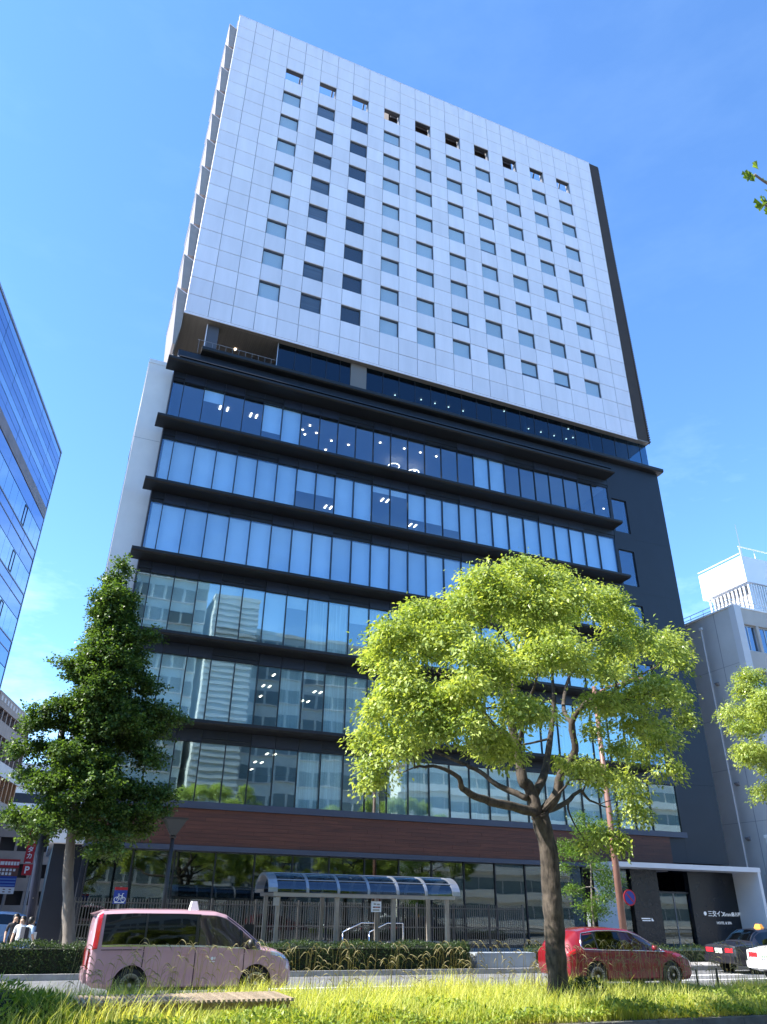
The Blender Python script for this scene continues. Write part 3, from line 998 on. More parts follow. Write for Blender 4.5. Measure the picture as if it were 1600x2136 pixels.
# vent hoods and service boxes on the blank flank
for (y, z) in ((2.6, 17.5), (2.6, 13.9), (2.6, 10.3), (2.6, 6.7)):
    lmb('vent_hood', MB().prism([(0, z), (-0.22, z-0.05), (-0.22, z-0.12), (0, z-0.28)], 'y', y, y+0.3), M_steel, rb)
for (y, z) in ((0.7, 4.2), (1.4, 3.6)):
    lbx('service_box', M_gband, rb, -0.25, 0, y, y+0.45, z, z+0.7)
for z in (7.6, 11.2, 14.8, 18.4):
    lbx('wall_joint', M_back, rb, -0.010, -0.002, 0.35, 25, z, z+0.025)
for fl in range(6):
    z = RH-1.25-fl*3.6
    lmb('spandrel', MB().box(0.62, 34, 0.0, 0.45, z, z+1.25 if fl == 0 else z+1.5), M_gband, rb)
    j = 0
    x = 0.65
    while x < 13:
        w_ = MB().box(x, x+0.06, 0.22, 0.32, z-2.05, z-0.02).box(x+1.42, x+1.48, 0.22, 0.32, z-2.05, z-0.02).box(x+.06, x+1.42, 0.22, 0.32, z-2.05, z-1.98).box(x+.06, x+1.42, 0.22, 0.32, z-.09, z-.02).box(x+.70,x+.77,.22,.32,z-1.98,z-.09)
        w_ = lmb('window', w_, mat('alu sash', (0.45,0.47,0.5), 0.4, 0.4), rb)
        lbx('pane', G_rb, w_, x+0.06, x+1.42, 0.26, 0.27, z-1.98, z-0.09)
        lbx('pier', M_gband, rb, x+1.48, x+1.75, 0.02, 0.45, z-2.1, z)
        x += 1.76
rlb = MB()
for z in (0.25, 0.55):
    rlb.tube([(0.1,25,RH+z+.1),(0.1,0.1,RH+z+.1),(30,0.1,RH+z+.1)], 0.03, 6)
for i in range(18):
    rlb.tube([(0.1,0.1+i*1.4,RH),(0.1,0.1+i*1.4,RH+0.65)], 0.025, 5)
    rlb.tube([(0.1+i*1.4,0.1,RH),(0.1+i*1.4,0.1,RH+0.65)], 0.025, 5)
lmb('roof_railing', rlb, M_swhite, rb)
lmb('roof_edge', MB().box(-0.1, 34, -0.05, 26, RH, RH+0.12), M_swhite, rb)
lmb('roof_house', MB().box(8.8, 36, 5.4, 10.7, RH+5.7, RH+8.25), mat('bright white', (0.82,0.82,0.82), 0.6), rb)
lmb('roof_house_base', MB().box(9.6, 35, 6.2, 10.2, RH+0.12, RH+5.7), M_gband, rb)
for i in range(34):
    lbx('roof_louvre', M_swhite, rb, 9.0+i*0.3, 9.15+i*0.3, 5.5, 5.65, RH+2.4, RH+5.6)
for i in range(10):
    lbx('roof_louvre', M_swhite, rb, 9.0, 9.1, 6.0+i*0.45, 6.18+i*0.45, RH+2.4, RH+5.6)
hr = MB().tube([(8.8,5.5,RH+9.2),(36,5.5,RH+9.2)], 0.05, 6)
for i in range(16):
    hr.tube([(8.9+i*1.8,5.5,RH+8.25),(8.9+i*1.8,5.5,RH+9.2)], 0.04, 5)
hr.tube([(8.8,5.5,RH+8.5),(8.8,10.7,RH+8.5)], 0.05, 6)
lmb('roof_house_rail', hr, M_swhite, rb)
lmb('antenna', MB().tube([(11.5,7.5,RH+8.2),(11.5,7.5,RH+13)], [0.04,0.015], 6), M_steel, rb)

# ---- buildings across the avenue, seen mirrored in the windows
G_opp = mat('opposite window', (0.13,0.17,0.18), 0.2, spec=0.6)
def opposite(name, label, x0, x1, H, m_wall, fh, win_h, bays, style, y=-66.0):
    ob = empty(name, ((x0+x1)/2, y, 0.1), label, 'building')
    hw = (x1-x0)/2
    lmb('wall', MB().box(-hw, hw, -16, 0, 0, H), m_wall, ob)
    nf = int(H/fh)
    for i in range(nf):
        z = H-0.6-fh*i
        if style == 'ribbon':
            lbx('window_band', G_opp, ob, -hw+0.4, hw-0.4, -0.02, 0.03, z-win_h-0.5, z-0.5)
            lbx('balcony_band', m_wall, ob, -hw-0.05, hw+0.05, 0.001, 0.9, z-win_h-1.6, z-win_h-0.6)
            mm = MB()
            for j in range(bays):
                x = -hw + (j+.5)*2*hw/bays
                mm.box(x-0.08, x+0.08, 0.031, 0.06, z-win_h-0.5, z-0.5)
            lmb('window_posts', mm, M_pale, ob)
        elif style == 'grid':
            for j in range(bays):
                a = -hw + j*2*hw/bays
                lbx('window', G_opp, ob, a+0.18, a+2*hw/bays-0.18, 0.002, 0.03, z-win_h-0.4, z-0.4)
            lbx('sill', M_pale, ob, -hw, hw, 0.001, 0.22, z-win_h-0.55, z-win_h-0.42)
        else:
            lbx('louvre', m_wall, ob, -hw, hw, 0.001, 0.35, z-fh*0.45, z)
    lmb('parapet', MB().box(-hw-.1, hw+.1, -16, 0.15, H, H+0.5), m_wall, ob)
    return ob
M_oa = mat('green grey wall', (0.55,0.58,0.54), 0.8, noise=0.08, nscale=0.3)
M_ob = mat('pale louvre', (0.55,0.55,0.52), 0.7)
M_oc = mat('grey tile', (0.52,0.52,0.49), 0.8, noise=0.08, nscale=0.3)
M_od = mat('cream wall', (0.66,0.64,0.58), 0.8, noise=0.05, nscale=0.3)
opposite('gridded_office', 'pale grid fronted office mirrored in the lower left windows', -24, 13.5, 48.0, M_oa, 3.4, 2.0, 20, 'grid')
opposite('louvred_tower', 'slim tower with horizontal louvres mirrored in the lower windows', 14.4, 20.8, 42.0, M_ob, 0.9, 0.5, 4, 'louvre', -64.5)
opposite('tiled_office', 'grey tiled office mirrored in the middle lower windows', 21.2, 42.0, 38.0, M_oc, 3.6, 1.9, 10, 'grid')
opposite('ribbon_office', 'cream office with long balcony bands mirrored low in the glass', 44, 120, 20.5, M_od, 3.4, 1.5, 26, 'ribbon', -63.5)
opposite('far_office', 'plain office far left across the avenue', -70, -26, 30.0, M_oc, 3.8, 2.4, 10, 'grid')

# ================================================================== VEGETATION
# foliage masses: x, y, z, horizontal radius, vertical radius (metres)
CAMPHOR= [(6.91, -27.17, 8.44, 0.56, 0.29), (8.98, -24.06, 10.02, 0.69, 0.36), (5.97, -27.16, 8.06, 0.49, 0.36), (7.91, -23.9, 9.61, 0.62, 0.45), (7.44, -27.55, 8.17, 0.45, 0.31), (10.3, -23.62, 10.13, 0.59, 0.41), (5.53, -27.06, 7.42, 0.53, 0.4), (7.81, -22.96, 9.16, 0.69, 0.53), (6.34, -27.3, 7.63, 0.73, 0.41), (9.06, -22.97, 9.57, 0.98, 0.55), (7.03, -27.61, 7.52, 0.68, 0.41), (10.36, -22.84, 9.67, 0.94, 0.56), (7.89, -27.72, 7.73, 0.59, 0.41), (10.99, -23.72, 9.62, 0.78, 0.55), (8.99, -27.4, 7.96, 0.46, 0.33), (12.62, -23.09, 10.02, 0.62, 0.44), (9.73, -26.88, 7.9, 0.43, 0.34), (12.95, -23.15, 9.6, 0.55, 0.43), (4.69, -26.83, 7.21, 0.57, 0.3), (6.15, -23.82, 8.41, 0.7, 0.37), (3.94, -27.06, 6.61, 0.5, 0.33), (5.46, -23.56, 7.88, 0.63, 0.42), (3.84, -26.44, 6.33, 0.32, 0.29), (5.05, -23.47, 7.3, 0.39, 0.36), (4.47, -27.06, 6.44, 0.59, 0.38), (6.06, -23.71, 7.61, 0.74, 0.48), (4.88, -27.62, 6.53, 0.49, 0.33), (7.65, -22.38, 8.48, 0.7, 0.47), (3.94, -27.2, 5.86, 0.39, 0.23), (5.43, -23.78, 6.9, 0.5, 0.29), (4.06, -27.39, 5.37, 0.56, 0.31), (5.7, -23.76, 6.36, 0.71, 0.4), (4.03, -26.28, 5.23, 0.41, 0.33), (5.22, -23.43, 5.92, 0.49, 0.4), (4.45, -27.58, 5.1, 0.59, 0.36), (6.79, -22.83, 6.31, 0.82, 0.49), (4.35, -24.59, 4.93, 0.35, 0.42), (4.5, -24.93, 4.4, 0.43, 0.3), (4.41, -26.38, 4.69, 0.49, 0.38), (5.73, -23.42, 5.29, 0.6, 0.46), (4.61, -27.46, 4.7, 0.51, 0.31), (6.66, -23.36, 5.61, 0.67, 0.41), (4.36, -24.9, 4.15, 0.33, 0.2), (4.75, -28.0, 5.3, 0.42, 0.26), (7.57, -22.7, 6.8, 0.6, 0.38), (5.16, -28.23, 6.06, 0.51, 0.27), (8.78, -21.96, 8.26, 0.78, 0.41), (4.77, -28.5, 5.45, 0.33, 0.17), (8.01, -22.71, 7.23, 0.49, 0.26), (5.52, -28.02, 5.75, 0.43, 0.23), (8.88, -22.39, 7.54, 0.63, 0.33), (6.14, -28.15, 5.98, 0.48, 0.23), (10.07, -22.17, 8.02, 0.72, 0.35), (6.77, -28.24, 6.32, 0.58, 0.28), (11.43, -21.73, 8.75, 0.9, 0.44), (7.26, -28.32, 6.17, 0.4, 0.19), (11.79, -22.38, 8.33, 0.61, 0.28), (5.8, -28.41, 5.02, 0.37, 0.26), (9.87, -22.07, 6.72, 0.58, 0.4), (6.32, -28.32, 5.09, 0.38, 0.18), (10.39, -22.36, 6.71, 0.57, 0.27), (5.73, -27.53, 4.61, 0.52, 0.27), (8.6, -22.68, 5.66, 0.72, 0.38), (6.04, -27.59, 4.41, 0.34, 0.18), (9.38, -22.21, 5.49, 0.49, 0.26), (4.87, -28.27, 4.75, 0.36, 0.21), (7.88, -22.86, 6.05, 0.53, 0.31), (9.76, -27.43, 7.16, 0.51, 0.32), (13.57, -23.22, 8.91, 0.68, 0.43), (11.44, -26.46, 7.55, 0.5, 0.35), (13.66, -24.16, 8.51, 0.59, 0.41), (13.01, -25.17, 7.74, 0.37, 0.38), (8.82, -27.82, 6.92, 0.39, 0.21), (12.7, -23.29, 8.77, 0.53, 0.28), (8.13, -28.22, 6.11, 0.32, 0.15), (13.03, -22.32, 8.2, 0.48, 0.22), (8.44, -27.42, 5.69, 0.43, 0.23), (12.78, -22.01, 7.31, 0.61, 0.32), (9.16, -27.32, 5.84, 0.44, 0.26), (13.05, -22.75, 7.25, 0.6, 0.35), (9.75, -27.59, 6.05, 0.49, 0.31), (13.27, -23.74, 7.33, 0.64, 0.41), (13.35, -24.53, 7.02, 0.49, 0.33), (13.27, -24.72, 6.34, 0.3, 0.38), (9.53, -27.24, 5.38, 0.54, 0.21), (13.19, -23.05, 6.52, 0.71, 0.27), (10.9, -26.33, 5.41, 0.42, 0.28), (13.34, -23.67, 6.09, 0.5, 0.33), (8.86, -27.33, 4.82, 0.28, 0.15), (11.77, -23.82, 5.62, 0.36, 0.19), (8.02, -27.68, 4.97, 0.27, 0.24), (11.69, -23.0, 6.13, 0.38, 0.33), (12.15, -25.12, 4.93, 0.34, 0.27), (11.98, -24.54, 5.35, 0.46, 0.21), (8.04, -27.22, 4.3, 0.3, 0.24), (10.43, -24.06, 4.89, 0.37, 0.3), (8.68, -27.07, 4.27, 0.23, 0.17), (10.96, -24.2, 4.8, 0.28, 0.21), (11.22, -24.72, 4.42, 0.42, 0.29), (10.85, -25.14, 3.87, 0.4, 0.31), (9.89, -25.21, 3.31, 0.38, 0.24), (10.17, -25.4, 3.12, 0.25, 0.19), (10.0, -24.52, 3.21, 0.26, 0.17), (7.4, -27.49, 4.4, 0.22, 0.14), (10.21, -23.6, 5.17, 0.29, 0.18), (10.46, -25.44, 4.6, 0.27, 0.17)]
CAMPHOR_TRUNK = [(8.5, -25.0, 0.54), (8.52, -25.0, 1.22), (8.52, -25.0, 1.92), (8.53, -25.0, 2.37), (8.52, -25.0, 3.12), (8.42, -25.0, 3.66), (8.37, -25.0, 3.83)]
GINKGO= [(-0.97, -10.27, 14.44, 0.12, 0.25), (-0.94, -10.2, 14.01, 0.24, 0.38), (-1.05, -9.89, 13.47, 0.42, 0.44), (-1.16, -10.65, 12.48, 0.52, 0.48), (-1.15, -9.88, 12.76, 0.53, 0.5), (-1.15, -10.52, 11.86, 0.63, 0.48), (-1.13, -9.68, 12.14, 0.65, 0.49), (-0.77, -10.25, 11.4, 0.75, 0.54), (-0.75, -9.73, 11.57, 0.76, 0.55), (-1.15, -10.62, 10.64, 0.61, 0.47), (-1.12, -9.26, 11.05, 0.64, 0.49), (-0.38, -10.48, 10.91, 0.68, 0.42), (-0.33, -9.32, 11.26, 0.71, 0.43), (0.45, -10.01, 11.29, 0.47, 0.18), (-2.12, -10.15, 9.85, 0.55, 0.32), (-1.46, -10.67, 10.02, 0.44, 0.35), (-1.45, -9.72, 10.28, 0.45, 0.36), (-0.72, -10.75, 9.98, 0.83, 0.46), (-0.68, -9.52, 10.32, 0.86, 0.48), (0.21, -9.77, 10.49, 0.52, 0.43), (-1.63, -10.38, 9.4, 0.6, 0.34), (-1.63, -9.48, 9.63, 0.62, 0.36), (-0.8, -11.09, 9.11, 0.65, 0.4), (-0.75, -9.42, 9.52, 0.68, 0.42), (0.16, -10.15, 9.56, 0.68, 0.53), (0.77, -10.18, 9.18, 0.56, 0.36), (-1.2, -11.02, 8.54, 0.48, 0.33), (-1.16, -9.01, 9.0, 0.51, 0.36), (-2.73, -10.21, 7.92, 0.42, 0.33), (-2.19, -10.27, 8.17, 0.59, 0.34), (-0.73, -10.66, 8.35, 0.7, 0.45), (-0.68, -9.14, 8.68, 0.74, 0.48), (0.38, -9.71, 8.56, 0.73, 0.47), (1.45, -10.06, 8.43, 0.56, 0.24), (2.06, -9.76, 8.33, 0.4, 0.15), (-2.78, -9.91, 7.45, 0.53, 0.33), (-2.08, -9.83, 7.69, 0.59, 0.34), (-0.87, -10.85, 7.66, 0.53, 0.33), (-0.82, -9.1, 8.01, 0.56, 0.35), (0.15, -10.88, 7.65, 0.75, 0.5), (0.23, -9.6, 7.9, 0.78, 0.53), (1.33, -9.78, 7.7, 0.62, 0.53), (-3.16, -9.76, 6.58, 0.57, 0.27), (-2.4, -9.75, 6.85, 0.58, 0.25), (-1.53, -11.07, 6.46, 0.56, 0.32), (-1.51, -9.04, 6.77, 0.6, 0.34), (-0.61, -10.99, 6.24, 0.57, 0.27), (-0.53, -8.86, 6.56, 0.61, 0.29), (0.61, -9.81, 7.09, 0.71, 0.52), (1.21, -9.98, 6.58, 0.6, 0.52), (-2.64, -9.91, 5.75, 0.51, 0.27), (-1.96, -10.81, 5.4, 0.55, 0.26), (-1.97, -9.31, 5.58, 0.58, 0.28), (-1.32, -10.93, 5.71, 0.51, 0.32), (-1.29, -8.66, 6.01, 0.55, 0.34), (-0.26, -11.41, 5.53, 0.7, 0.37), (-0.13, -8.68, 5.88, 0.77, 0.41), (0.91, -9.72, 5.41, 0.75, 0.34), (1.87, -9.9, 5.45, 0.65, 0.28), (-0.85, -11.6, 5.1, 0.39, 0.26), (-0.76, -8.57, 5.44, 0.44, 0.29), (-2.89, -10.22, 4.38, 0.45, 0.31), (-2.31, -10.53, 4.24, 0.54, 0.36), (-2.33, -9.17, 4.35, 0.57, 0.38), (-1.78, -11.53, 4.06, 0.33, 0.3), (-1.78, -9.06, 4.24, 0.36, 0.33), (-1.42, -11.29, 4.32, 0.22, 0.31), (-1.4, -8.72, 4.53, 0.24, 0.33), (-0.07, -11.05, 4.64, 0.7, 0.37), (0.06, -8.67, 4.86, 0.76, 0.4), (0.99, -10.17, 4.63, 0.73, 0.38), (1.87, -10.3, 4.81, 0.53, 0.28), (-0.32, -11.16, 3.93, 0.39, 0.26), (-0.22, -9.02, 4.08, 0.42, 0.28), (0.56, -10.67, 4.0, 0.61, 0.32), (0.65, -9.42, 4.09, 0.63, 0.33), (1.36, -9.81, 4.19, 0.53, 0.28), (0.25, -11.09, 3.41, 0.54, 0.21), (0.41, -8.64, 3.54, 0.59, 0.22)]
GINKGO_TRUNK = [(-0.32, -10.0, 0.69), (-0.58, -10.0, 1.96), (-0.81, -10.0, 3.13), (-0.93, -10.0, 4.93), (-0.75, -10.0, 6.69), (-0.82, -10.0, 7.73), (-0.94, -10.0, 9.92), (-1.07, -10.0, 12.29), (-0.99, -10.0, 14.22)]
CAMPHOR_LIMBS = {'L1': [(8.37, -25.0, 3.83), (7.27, -25.3, 3.93), (6.52, -25.6, 3.98), (6.02, -25.8, 4.11), (5.84, -26.0, 4.28), (5.33, -26.1, 4.44), (4.75, -26.2, 4.38)] , 'L2': [(8.31, -25.0, 3.85), (8.23, -24.9, 4.36), (8.06, -24.9, 4.56), (8.05, -24.8, 5.21), (7.97, -24.7, 5.94), (8.08, -24.7, 6.52), (8.22, -24.6, 7.53), (7.85, -24.7, 8.07), (7.2, -24.8, 8.38)] , 'L3': [(8.35, -24.9, 4.27), (8.93, -24.5, 4.78), (9.47, -24.1, 5.73), (9.88, -23.8, 6.68), (10.0, -23.7, 7.48), (10.19, -23.6, 8.2)] , 'L4': [(8.43, -25.0, 3.83), (8.72, -25.2, 4.21), (8.83, -25.3, 4.66), (9.15, -25.5, 5.19), (9.05, -25.6, 5.76), (9.33, -25.9, 6.22), (9.83, -26.0, 6.42), (11.17, -26.0, 7.16)] , 'L5': [(8.5, -25.0, 3.86), (9.39, -24.6, 4.16), (10.13, -24.2, 4.52), (10.62, -23.9, 4.36), (11.26, -23.7, 4.25)] , 'L6': [(8.12, -24.95, 4.15), (7.72, -24.6, 4.37), (7.34, -24.2, 4.76), (6.95, -24.0, 4.97), (6.35, -23.7, 5.24), (5.82, -23.5, 5.4)] , 'L7': [(8.05, -24.8, 5.21), (7.88, -25.6, 6.07), (7.71, -26.2, 6.35), (7.7, -26.6, 7.01)] , 'L8': [(9.05, -25.6, 5.76), (9.53, -24.7, 6.45), (10.4, -24.2, 7.66), (11.81, -24.0, 8.24), (12.7, -23.9, 8.6)] , 'L9': [(8.05, -24.8, 5.21), (6.84, -25.8, 5.5), (5.94, -26.4, 5.89), (5.13, -26.8, 6.1)] ,}
L_cam = leafmat('camphor leaf', (0.15,0.23,0.04), (0.45,0.53,0.165), 0.42, (1.5,1.4,0.5), 0.36)
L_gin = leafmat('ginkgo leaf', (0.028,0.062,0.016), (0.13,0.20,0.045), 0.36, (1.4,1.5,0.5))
L_fresh = leafmat('young maple leaf', (0.05,0.11,0.02), (0.12,0.20,0.035), 0.45)
L_hedge = leafmat('hedge leaf', (0.022,0.045,0.012), (0.055,0.09,0.02), 0.25)
L_grass = leafmat('grass blade', (0.32,0.40,0.045), (0.70,0.68,0.24), 0.5, (1.35,1.3,0.5), 0.6)
L_ivy = leafmat('ground cover leaf', (0.09,0.16,0.02), (0.36,0.43,0.08), 0.42)
L_fox = leafmat('foxtail', (0.24,0.22,0.10), (0.50,0.44,0.27), 0.4, (1.2,1.1,0.7), 0.7)
L_bush = leafmat('bamboo grass leaf', (0.08,0.16,0.02), (0.28,0.36,0.06), 0.4)
M_bark = mat('camphor bark', (0.018,0.014,0.011), 0.95, color2=(0.095,0.075,0.058), nscale=9, stretch=(1,1,0.45), bump=1.0, bscale=14)
M_gbark = mat('ginkgo bark', (0.12,0.10,0.085), 0.95, color2=(0.22,0.19,0.16), nscale=4, stretch=(1,1,0.25), bump=0.8, bscale=14)

def unit(v):
    return v/np.maximum(np.linalg.norm(v, axis=-1, keepdims=True), 1e-9)

def leaf_quads(P, axis, nrm, length, width, fold=0.25):
    """Folded leaf: two triangles-pairs sharing the midrib -> 4 verts, 1 bent quad each."""
    axis = unit(axis)
    side = unit(np.cross(nrm, axis))
    up = np.cross(axis, side)
    L = length[:, None]; W = width[:, None]
    base = P
    mid = P + axis*L*0.45
    l = mid + side*W*0.5 + up*W*fold
    r = mid - side*W*0.5 + up*W*fold
    tip = P + axis*L
    V = np.stack([base, r, tip, l], 1).reshape(-1, 3)
    F = np.arange(len(V)).reshape(-1, 4)
    return V, F

def crown_leaves(lobes, per_m2, lsize, wratio, droop, seed, clump=0.2, shell=(0.55, 1.0), leaves_per=22, jitter=0.55, big=1.0, zbig=1.0, spray=0.0):
    """Leaves in tight sprays spread over the shell of every foliage mass."""
    g = np.random.default_rng(seed)
    PP = []; AX = []; NN = []; TT = []
    for (x, y, z, rx, rz) in lobes:
        rx *= big; rz = max(rz*zbig, 0.18)
        area = 4*math.pi*((rx*rx*2+rz*rz)/3)
        n = max(5, int(area*per_m2/leaves_per))
        d = unit(g.normal(size=(n, 3)))
        d[:, 2] = np.where(d[:, 2] < -0.35, -d[:, 2], d[:, 2])
        rad = g.uniform(shell[0], shell[1], n)[:, None]
        wob = 1 + 0.22*np.sin(d[:, :1]*9+x)*np.cos(d[:, 1:2]*7+z)
        C = np.array([x, y, z]) + d*np.array([rx, rx, rz])*rad*wob
        k = leaves_per
        run = unit(d*np.array([1, 1, 0.25]) + g.normal(size=d.shape)*0.35)
        P = np.repeat(C, k, 0) + np.repeat(run, k, 0)*(g.uniform(-0.3, 1.0, n*k)*spray)[:, None] + g.normal(size=(n*k, 3))*np.array([clump, clump, clump*0.8])
        D = np.repeat(d, k, 0)
        ax = D*np.array([1, 1, 0.35]) + g.normal(size=(n*k, 3))*jitter
        ax[:, 2] -= droop
        nn = np.array([0, 0, 1.0]) + D*0.5 + g.normal(size=(n*k, 3))*0.5
        t = np.clip(np.repeat(g.uniform(0.0, 1.0, n), k) + g.normal(size=n*k)*0.2, 0, 1)
        PP.append(P); AX.append(ax); NN.append(nn); TT.append(t)
    P = np.concatenate(PP); ax = np.concatenate(AX); nn = np.concatenate(NN); t = np.concatenate(TT)
    ln = lsize*g.uniform(0.45, 1.4, len(P))
    V, F = leaf_quads(P, ax, nn, ln, ln*wratio)
    return V, F, t

def smooth_path(pts, n=4):
    pts = [np.array(p, float) for p in pts]
    out = []
    for i in range(len(pts)-1):
        p0 = pts[max(0, i-1)]; p1 = pts[i]; p2 = pts[i+1]; p3 = pts[min(len(pts)-1, i+2)]
        for j in range(n):
            t = j/n
            out.append(0.5*((2*p1)+(-p0+p2)*t+(2*p0-5*p1+4*p2-p3)*t*t+(-p0+3*p1-3*p2+p3)*t**3))
    out.append(pts[-1])
    return out

def branch_mesh(trunk, limbs, lobes, r_base, r_top, limb_r, twig_r, knob=0.06, seed=3):
    rg = random.Random(seed)
    b = MB()
    tp = smooth_path(trunk)
    n = len(tp)
    rad = []
    for i in range(n):
        t = i/(n-1)
        r_ = r_base*(1-t)+r_top*t
        if t < 0.15:
            r_ *= 1+ (0.15-t)*2.6
        rad.append(r_*(1+rg.uniform(-knob, knob)))
    k0 = len(b.v)
    tp = smooth_path(tp, 3) ; n2 = len(tp)
    rad2 = list(np.interp(np.linspace(0, 1, n2), np.linspace(0, 1, n), rad))
    b.tube(tp, rad2, 18)
    if r_base > 0.15:      # furrowed, knotty bark
        for q in range(k0, len(b.v)):
            i_ = (q-k0)//18
            c_ = Vector(tp[min(i_, n2-1)]); v = Vector(b.v[q]); d_ = v-c_
            a_ = math.atan2(d_.y, d_.x)
            f_ = 1+0.05*math.sin(a_*7+v.z*2.1)+0.045*math.sin(a_*3-v.z*5.3)+0.04*math.sin(a_*11+v.z*9)*math.sin(v.z*3.3)+rg.uniform(-.025,.025)
            b.v[q] = tuple(c_+d_*f_)
    n = n2; rad = rad2
    nodes = [(Vector(p), rad[i]) for i, p in enumerate(tp) if i > n*0.5]
    for k, l in enumerate(limbs):
        lp = smooth_path(l)
        m_ = len(lp)
        lr = limb_r[k]
        rd = [max(twig_r, lr*(1-0.80*(i/(m_-1))))*(1+rg.uniform(-knob, knob)) for i in range(m_)]
        b.tube([Vector(p)+Vector((rg.uniform(-.02,.02),)*3) for p in lp], rd, 8)
        nodes += [(Vector(p), rd[i]) for i, p in enumerate(lp) if i > m_*0.25]
    lobes = sorted(lobes, key=lambda q: min((Vector(q[:3])-nd[0]).length for nd in nodes))
    for (x, y, z, rx, rz) in lobes:
        c_ = Vector((x, y, z))
        best = min(nodes, key=lambda q: (q[0]-c_).length + (1.2 if (q[0].z > c_.z+0.3 and z > 4.2) else 0) + (3 if z < 4.2 and q[0].z < 3.9 and r_base < .3 and q[0].x < 9 and r_top > .1 else 0))
        a, ra = best
        gl_ = (c_-a).length*0.16
        q1 = a.lerp(c_, .35) + Vector((rg.uniform(-gl_,gl_), rg.uniform(-gl_,gl_), rg.uniform(-gl_*.3,gl_)))
        mid = a.lerp(c_, .7) + Vector((rg.uniform(-gl_,gl_), rg.uniform(-gl_,gl_), rg.uniform(-gl_*.3,gl_)))
        path = smooth_path([a, q1, mid, c_], 3)
        r1 = min(ra*0.7, 0.032)
        nodes.append((mid, r1*.6)); nodes.append((c_, r1*.5))
        b.tube(path, [r1*(1-0.7*i/(len(path)-1)) for i in range(len(path))], 5)
        for q in range(4):
            e = c_ + Vector((rg.uniform(-1,1)*rx, rg.uniform(-1,1)*rx, rg.uniform(-.5,1)*rz))*0.85
            s_ = (mid+c_)/2 if q % 2 else c_
            b.tube([s_, (s_+e)/2+Vector((0,0,.04)), e], [r1*.4, r1*.3, 0.006], 4, cap=False)
    return b

def make_tree(name, label, base, trunk, limbs, lobes, leafm, barkm, params, bp, group=None):
    root = empty(name, base, label, 'tree', group)
    bm_ = branch_mesh(trunk, limbs, lobes, **bp)
    bm_.build('trunk', barkm, root, smooth=True)
    V, F, t = crown_leaves(lobes, **params)
    V = V - np.array(base)
    me = fast_mesh('crown', V, F, t, leafm)
    o = bpy.data.objects.new('crown', me)
    col.objects.link(o)
    o.parent = root
    return root

CAMPHOR = [q for q in CAMPHOR if not (q[0] > 11.3 and q[1] > -23.4 and q[2] < 6.8 and q[3] > .33)]
# inner sprays that close the middle of the crown
CAMPHOR += [(7.1,-26.6,6.7,.5,.3),(7.9,-26.4,6.9,.5,.3),(6.4,-26.2,6.3,.5,.3),(8.9,-26.6,7.0,.45,.28),(7.4,-26.3,7.5,.5,.3),(8.4,-26.0,7.6,.5,.3),(5.9,-26.5,5.6,.45,.28),(6.8,-26.8,5.6,.4,.25),(9.9,-26.3,6.9,.45,.28),(10.6,-25.8,7.4,.45,.3),(5.2,-26.0,6.9,.45,.3),(9.4,-25.2,8.5,.5,.3),(11.6,-25.4,7.9,.42,.28)]
cam_limbs = [CAMPHOR_LIMBS[k] for k in sorted(CAMPHOR_LIMBS)]
camphor = make_tree('camphor_tree', 'broad sunlit camphor tree with forked trunk in the grassy median', (8.5, -25.0, 0.2),
    [(8.50,-25.0,0.15)] + CAMPHOR_TRUNK, cam_limbs, CAMPHOR, L_cam, M_bark,
    dict(per_m2=430, lsize=0.10, wratio=0.50, droop=0.8, seed=5, clump=0.11, leaves_per=26, shell=(0.5,1.1), big=0.94, zbig=1.25),
    dict(r_base=0.215, r_top=0.185, limb_r=[0.11,0.15,0.11,0.125,0.07,0.075,0.06,0.06,0.06], twig_r=0.02))
# the next tree of the row: same habit, turned and a little smaller
def place_copy(src, loc, rz, sc, label, group=None):
    c = copy_tree(src)
    c.location = loc
    c.rotation_euler = (0, 0, rz)
    c.scale = (sc, sc, sc)
    c['label'] = label
    if group: c['group'] = group
    return c
place_copy(camphor, (22.0, -24.9, 0.2), R(105), 0.88, 'camphor tree cut off by the right edge')
for i, (x, y, rz, sc) in enumerate([(-9.6, -25.6, 40, 1.0), (29, -25, 200, 1.05), (-9, -50, 70, 1.1), (2.5, -51, 300, 1.0), (13, -50, 150, 1.1), (23, -51, 20, 1.0), (34, -50, 240, 1.05)]):
    place_copy(camphor, (x, y, 0.15), R(rz), sc, 'street camphor tree behind the viewer or outside the frame, mirrored in the shop glass', 'camphor trees out of frame')

# twigs between the big sprays, so that the cone closes round the trunk
g_r = random.Random(23)
for i in range(64):
    z = 3.9+9.2*(i/64)
    Rz = 2.25*(1-(z-3.6)/11.2)**0.9
    a_ = i*2.4
    q_ = Rz*g_r.uniform(.25, .72)
    GINKGO.append((-0.85+q_*math.cos(a_)-0.15*max(0, 7-z)*.3, -10+q_*math.sin(a_), z+g_r.uniform(-.2,.2), 0.42, 0.30))
ginkgo = make_tree('ginkgo_tree', 'tall conical ginkgo in front of the left office windows', (-0.3, -10.0, 0.13),
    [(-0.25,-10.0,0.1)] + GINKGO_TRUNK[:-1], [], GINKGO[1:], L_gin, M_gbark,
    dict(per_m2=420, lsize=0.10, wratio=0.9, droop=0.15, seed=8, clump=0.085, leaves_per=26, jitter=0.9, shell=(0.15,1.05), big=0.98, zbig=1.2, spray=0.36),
    dict(r_base=0.24, r_top=0.03, limb_r=[], twig_r=0.02))

